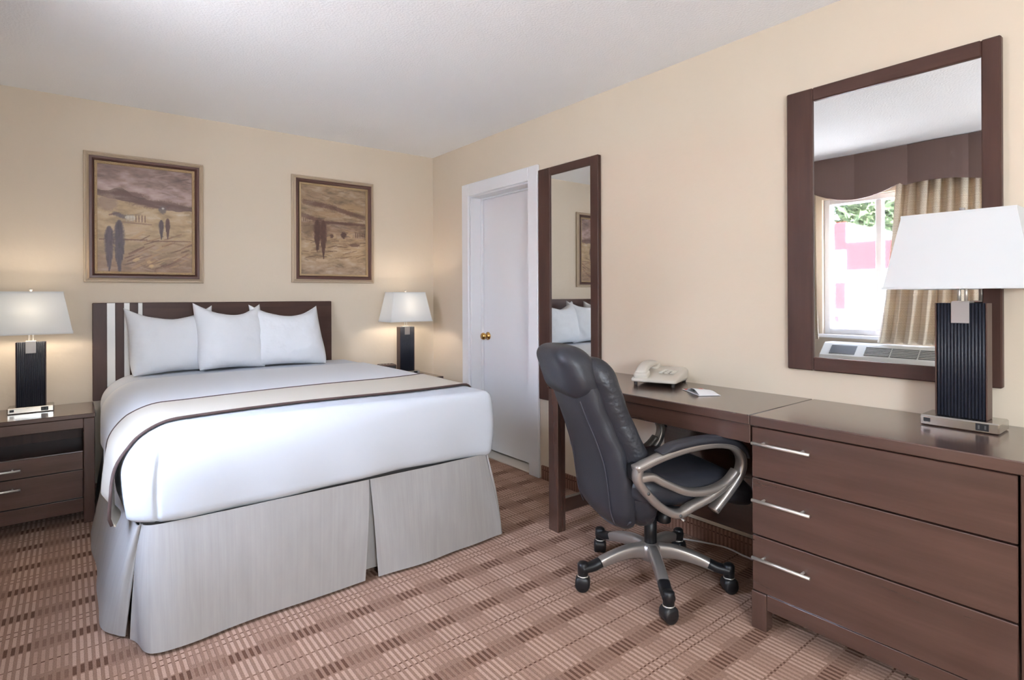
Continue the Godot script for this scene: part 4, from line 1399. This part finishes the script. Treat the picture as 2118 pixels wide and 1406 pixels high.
# ------------------------------------------------------------------ chair
func build_chair() -> void:
	var t := thing("office_chair", "black leather office chair with silver looped armrests and five casters at the desk", "chair", Vector3(-0.545, 0, 2.68), deg_to_rad(-20.0))
	# local axes: x forward, y up, z to the sitter's right
	# base
	var hub := Vector3(0.031, 0, 0.003)
	part("hub", lathe([Vector2(0.030, 0.085), Vector2(0.046, 0.095), Vector2(0.046, 0.150), Vector2(0.034, 0.160), Vector2(0.0, 0.160)], 24), M.silver_plastic, t, hub)
	for k in 5:
		var ang := deg_to_rad(34.0 + 72.0 * k)
		var dir := Vector3(cos(ang), 0, -sin(ang))
		var side := Vector3(-sin(ang), 0, -cos(ang))
		var path := smooth_path([dir * 0.028 + Vector3.UP * 0.128, dir * 0.10 + Vector3.UP * 0.132, dir * 0.19 + Vector3.UP * 0.116, dir * 0.255 + Vector3.UP * 0.094], 5)
		var leg := part("leg", sweep(path, side, func(s: float) -> float: return lerpf(0.032, 0.017, s), 0.022, 3.6, 16), M.silver_plastic, t, hub)
		var tip := smooth_path([dir * 0.232 + Vector3.UP * 0.104, dir * 0.268 + Vector3.UP * 0.092, dir * 0.318 + Vector3.UP * 0.088], 4)
		part("foot_cap", sweep(tip, side, func(s: float) -> float: return lerpf(0.019, 0.016, s), 0.0235, 3.0, 14), M.black_plastic, leg)
		part("caster_cap", lathe([Vector2(0.0, 0.062), Vector2(0.021, 0.062), Vector2(0.022, 0.108), Vector2(0.017, 0.114), Vector2(0.0, 0.115)], 18), M.black_plastic, leg, dir * 0.310)
		part("caster_ring", lathe([Vector2(0.012, 0.056), Vector2(0.022, 0.058), Vector2(0.022, 0.063), Vector2(0.012, 0.064)], 18), M.nickel, leg, dir * 0.310)
		var turn := ang + deg_to_rad([30.0, 100.0, -60.0, 20.0, 140.0][k])
		var axis := Vector3(cos(turn), 0, sin(turn))
		for s in [-1.0, 1.0]:
			var w := lathe([Vector2(0.010, -0.012), Vector2(0.024, -0.012), Vector2(0.0285, -0.007), Vector2(0.0285, 0.007), Vector2(0.024, 0.012), Vector2(0.010, 0.012)], 22)
			var wheel := part("wheel", w, M.black_plastic, leg, dir * 0.312 + Vector3.UP * 0.0287 + axis * s * 0.0145)
			wheel.basis = Basis(Quaternion(Vector3.UP, axis))
		var hood := part("wheel_hood", soft_box(Vector3(0.030, 0.0265, 0.0285), Vector3(0.022, 0.022, 0.012), Vector3i(12, 12, 10)), M.black_plastic, leg, dir * 0.311 + Vector3.UP * 0.0345)
		hood.basis = Basis(Quaternion(Vector3(0, 0, 1), axis))
	part("gas_cylinder", lathe([Vector2(0.026, 0.155), Vector2(0.026, 0.27), Vector2(0.016, 0.271), Vector2(0.016, 0.36)], 20), M.black_plastic, t, hub)
	part("tilt_mechanism", soft_box(Vector3(0.13, 0.028, 0.075), Vector3(0.02, 0.015, 0.02), Vector3i(8, 8, 8)), M.black_plastic, t, Vector3(-0.01, 0.362, 0))
	part("tension_knob", lathe([Vector2(0.0, 0.245), Vector2(0.028, 0.245), Vector2(0.030, 0.25), Vector2(0.030, 0.29), Vector2(0.012, 0.295), Vector2(0.012, 0.34)], 18), M.black_plastic, t, Vector3(0.085, 0.0, 0.02))
	part("lever", tube(smooth_path([Vector3(0.02, 0.358, 0.06), Vector3(0.03, 0.352, 0.16), Vector3(0.035, 0.335, 0.235)], 4), 0.005, 8), M.nickel, t)
	part("back_bracket", sweep(smooth_path([Vector3(-0.08, 0.352, 0), Vector3(-0.15, 0.352, 0), Vector3(-0.185, 0.40, 0)], 5), Vector3(0, 0, 1), 0.010, 0.035, 4.0, 12), M.black_plastic, t)
	# seat with a rounded front that rolls down
	part("seat", soft_box(Vector3(0.285, 0.060, 0.250), Vector3(0.10, 0.05, 0.07), Vector3i(28, 12, 28), func(q: Vector3) -> Vector3:
		var p := q
		var f := clampf((q.x - 0.05) / 0.21, 0.0, 1.0)
		p.y -= 0.055 * f * f
		p.y += 0.010 * cos(q.z / 0.25 * 1.5) * (1.0 if q.y > 0.0 else 0.0)
		p.y += 0.02 * clampf((-q.x - 0.05) / 0.2, 0.0, 1.0)
		return p), M.leather, t, Vector3(0.105, 0.440, 0))
	# backrest
	part("back_panel", chair_back(0.205, 0.050, -0.012, 0.285, 0.935), M.leather, t)
	part("back_cushion", chair_back(0.236, 0.055, 0.048, 0.300, 0.965), M.leather_side, t)
	for s in [-1.0, 1.0]:
		var seam := []
		for k in 25:
			var y := lerpf(0.315, 0.80, k / 24.0)
			seam.append(Vector3(back_x(y) + bow(0.150) - 0.0375, y, s * 0.150 * back_w(y)))
		part("seam", tube_any(seam, 0.0022, 6), M.stitch, t)
	var welt := []
	for k in 33:
		var w := lerpf(-1.0, 1.0, k / 32.0)
		var y := 0.300 + 0.055 * pow(absf(w), 3.0)
		welt.append(Vector3(back_x(y) + bow(w * 0.21) + 0.002, y - 0.016, w * 0.190))
	part("seam", tube_any(welt, 0.004, 6), M.stitch, t)
	part("headrest", head_roll(), M.leather, t)
	# armrests: three silver bands each and a padded top
	for s in [-1.0, 1.0]:
		var z: float = 0.280 * s
		arm_rest(t, z)


func back_x(y: float) -> float:
	# where the rear face of the back stands at height y
	var c := [[0.25, -0.150], [0.30, -0.185], [0.37, -0.212], [0.45, -0.224], [0.55, -0.240], [0.65, -0.272], [0.75, -0.312], [0.85, -0.348], [0.95, -0.380], [1.05, -0.405]]
	for i in c.size() - 1:
		if y <= c[i + 1][0]:
			var t: float = clampf((y - c[i][0]) / (c[i + 1][0] - c[i][0]), 0.0, 1.0)
			return cubic_interpolate(c[i][1], c[i + 1][1], c[maxi(i - 1, 0)][1], c[mini(i + 2, c.size() - 1)][1], t)
	return c[c.size() - 1][1]


func back_w(y: float) -> float:
	# width relative to the widest place
	var t := clampf((y - 0.27) / 0.72, 0.0, 1.0)
	return 0.90 + 0.10 * sin(clampf(t * 1.6, 0.0, 1.0) * PI) - 0.10 * pow(t, 3.0)


func bow(z: float) -> float:
	return 0.75 * z * z


func chair_back(half: float, thick: float, off: float, y0: float, y1: float) -> ArrayMesh:
	var hgt := (y1 - y0) / 2
	return soft_box(Vector3(thick, hgt, half), Vector3(thick * 0.85, 0.10, 0.085), Vector3i(10, 44, 30), func(q: Vector3) -> Vector3:
		var y := q.y + y0 + hgt
		var z := q.z * back_w(y)
		var wrinkle := 0.003 * sin(y * 60.0 + z * 14.0) * smoothstep(0.75, 1.0, absf(q.z) / half)
		return Vector3(back_x(y) + bow(z) + off + thick * 0.5 + q.x * (1.0 + 0.35 * clampf((y - 0.85) / 0.12, 0.0, 1.0)) + wrinkle, y, z))


func head_roll() -> ArrayMesh:
	# the head cushion folds over the top of the back and ends in a lip behind; the shoulders of the back stay free
	return soft_box(Vector3(0.072, 0.100, 0.178), Vector3(0.060, 0.060, 0.080), Vector3i(18, 22, 30), func(q: Vector3) -> Vector3:
		var y := q.y + 0.900
		var e := absf(q.z) / 0.178
		var z := q.z * (1.0 - 0.10 * clampf((q.y + 0.02) / 0.12, 0.0, 1.0) - 0.05 * clampf(-q.y / 0.1, 0.0, 1.0))
		var x := back_x(y) + 0.006 + q.x + 0.62 * z * z
		var sag := 0.012 * (1.0 - e * e) * (1.0 if q.y > 0 else 0.0)
		var fold := 0.003 * sin(z * 26.0 + y * 34.0) * clampf(-q.x / 0.06, 0.0, 1.0)
		return Vector3(x + fold, y + sag, z))


func arm_rest(t: Node3D, z: float) -> void:
	var v := func(list: Array) -> Array:
		var out := []
		for q in list:
			out.append(Vector3(q[0], q[1], z))
		return smooth_path(out, 6)
	var side := Vector3(0, 0, 1)
	var a := part("armrest", sweep(v.call([[-0.205, 0.570], [-0.092, 0.606], [0.032, 0.630], [0.150, 0.634], [0.228, 0.614], [0.264, 0.568], [0.254, 0.509], [0.201, 0.446], [0.133, 0.380]]), side, 0.0160, 0.024, 3.2, 14), M.silver_plastic, t)
	part("arm_groove", sweep(v.call([[-0.195, 0.573], [-0.092, 0.606], [0.032, 0.630], [0.150, 0.634], [0.228, 0.614], [0.264, 0.568], [0.254, 0.509], [0.201, 0.446], [0.138, 0.385]]), side, 0.0022, 0.0248, 3.0, 8), M.stitch, a)
	part("arm_brace", sweep(v.call([[-0.205, 0.530], [-0.139, 0.535], [-0.084, 0.507], [0.012, 0.465], [0.110, 0.457], [0.191, 0.479], [0.238, 0.520]]), side, 0.0145, 0.022, 3.2, 14), M.silver_plastic, a)
	part("arm_brace", sweep(v.call([[-0.190, 0.575], [-0.194, 0.530], [-0.163, 0.483], [-0.098, 0.419], [-0.027, 0.386], [0.036, 0.407], [0.110, 0.432], [0.180, 0.470]]), side, 0.0150, 0.023, 3.2, 14), M.silver_plastic, a)
	part("arm_pad", sweep(v.call([[-0.105, 0.622], [-0.035, 0.641], [0.062, 0.652], [0.155, 0.650], [0.225, 0.634], [0.268, 0.602], [0.281, 0.572]]), side, func(s: float) -> float: return 0.016 * clampf(minf(s * 8.0, (1.0 - s) * 5.0), 0.35, 1.0), 0.030, 2.6, 16), M.leather, a)
	for q in [[-0.163, 0.483], [-0.027, 0.386], [0.140, 0.388]]:
		part("bolt", lathe([Vector2(0.0, 0.0), Vector2(0.006, 0.0), Vector2(0.006, 0.003), Vector2(0.0, 0.004)], 12), M.grille, a, Vector3(q[0], q[1], z + signf(z) * 0.0225), Vector3(signf(z) * PI / 2, 0, 0))
	part("arm_mount", sweep([Vector3(-0.02, 0.398, z * 0.96), Vector3(-0.02, 0.372, z * 0.6), Vector3(-0.02, 0.365, z * 0.2)], Vector3(1, 0, 0), 0.008, 0.025, 4.0, 10), M.black_plastic, a)
	part("arm_mount", sweep([Vector3(-0.190, 0.545, z * 0.96), Vector3(-0.185, 0.545, z * 0.75)], Vector3.UP, 0.012, 0.03, 4.0, 10), M.black_plastic, a)


# ------------------------------------------------------------------ small things
func build_small_things() -> void:
	# telephone
	var p := thing("telephone", "beige corded desk telephone on the writing desk", "telephone", Vector3(-0.150, 0.768, 2.470), deg_to_rad(-68.0))
	p.scale = Vector3(1.28, 1.12, 1.25)
	# local: x across, z towards its user
	part("phone_body", soft_box(Vector3(0.085, 0.020, 0.110), Vector3(0.018, 0.012, 0.018), Vector3i(14, 8, 14), func(q: Vector3) -> Vector3:
		return Vector3(q.x, q.y * (1.0 + (0.012 / 0.02) * -q.z / 0.11) + 0.030 - 0.09 * q.z * 0.5, q.z)), M.phone, p)
	var cradle := Vector3(-0.050, 0, 0)
	part("handset", sweep(smooth_path([cradle + Vector3(0, 0.052, 0.092), cradle + Vector3(0, 0.072, 0.055), cradle + Vector3(0, 0.082, 0.0), cradle + Vector3(0, 0.080, -0.055), cradle + Vector3(0, 0.070, -0.092)], 5), Vector3.RIGHT, 0.013, 0.022, 3.0, 14), M.phone, p)
	part("earpiece", soft_box(Vector3(0.027, 0.016, 0.028), Vector3(0.012, 0.010, 0.012), Vector3i(8, 8, 8)), M.phone, p, cradle + Vector3(0, 0.058, -0.078), Vector3(0.35, 0, 0))
	part("mouthpiece", soft_box(Vector3(0.027, 0.015, 0.028), Vector3(0.012, 0.010, 0.012), Vector3i(8, 8, 8)), M.phone, p, cradle + Vector3(0, 0.046, 0.078), Vector3(0.35, 0, 0))
	for r in 4:
		for c in 3:
			part("key", box(Vector3(0.014, 0.005, 0.011), 0.0015), M.phone, p, Vector3(0.012 + 0.021 * c, 0.054 - 0.045 * (-0.03 + 0.022 * r), -0.03 + 0.022 * r), Vector3(0.045, 0, 0))
	part("label_card", box(Vector3(0.055, 0.002, 0.022), 0.0005), M.paper, p, Vector3(0.035, 0.0565, -0.068), Vector3(0.045, 0, 0))
	for q in [[-0.07, 0.09], [0.07, 0.09], [-0.07, -0.09], [0.07, -0.09]]:
		part("rubber_foot", lathe([Vector2(0.007, 0.0), Vector2(0.007, 0.016)], 10), M.phone_dark, p, Vector3(q[0], 0, q[1]))
	# folded card
	var n := thing("folded_card", "white folded card with a red printed corner lying on the writing desk", "card", Vector3(-0.230, 0.768, 2.750), deg_to_rad(58.0))
	n.scale = Vector3(1.35, 1.2, 1.25)
	part("lower_leaf", box(Vector3(0.130, 0.0012, 0.080), 0.0003), M.paper, n, Vector3(0, 0.001, 0))
	part("upper_leaf", grid_mesh(10, 4, func(s: float, t: float) -> Vector3:
		return Vector3(lerpf(-0.062, 0.040, s), 0.0022 + 0.016 * sin(PI * clampf(s, 0, 1)) * (0.4 + 0.6 * t), lerpf(0.036, -0.036, t)), 0.0006), M.paper, n)
	part("red_print", box(Vector3(0.022, 0.0008, 0.070), 0.0002), M.red_print, n, Vector3(0.052, 0.0022, 0))
	# clock radio
	var c := thing("clock_radio", "small brown clock radio on the nightstand between the bed and the lamp", "clock", Vector3(-0.538, 0.586, 0.215), deg_to_rad(-12.0))
	part("case", soft_box(Vector3(0.065, 0.047, 0.050), Vector3(0.010, 0.010, 0.010), Vector3i(8, 8, 8)), M.bronze, c, Vector3(0, 0.054, 0))
	part("clock_face", span(Vector3(-0.054, 0.020, 0.048), Vector3(0.054, 0.088, 0.0515), 0.001), M.black_plastic, c)
	for s in [-1.0, 1.0]:
		part("foot", box(Vector3(0.02, 0.008, 0.06), 0.002), M.black_plastic, c, Vector3(s * 0.05, 0.004, 0))
	for k in 4:
		part("button", box(Vector3(0.014, 0.004, 0.010), 0.001), M.black_plastic, c, Vector3(-0.036 + 0.024 * k, 0.102, 0.0))
	# loose cable under the desk
	var w := thing("power_cable", "thin pale power cable running along the floor under the writing desk", "cable")
	part("cord", tube_any(smooth_path([Vector3(-0.10, 0.006, 2.52), Vector3(-0.09, 0.030, 2.66), Vector3(-0.075, 0.040, 2.78), Vector3(-0.07, 0.030, 2.88), Vector3(-0.05, 0.025, 3.05), Vector3(-0.03, 0.10, 3.128)], 6), 0.004, 8), M.cable, w)
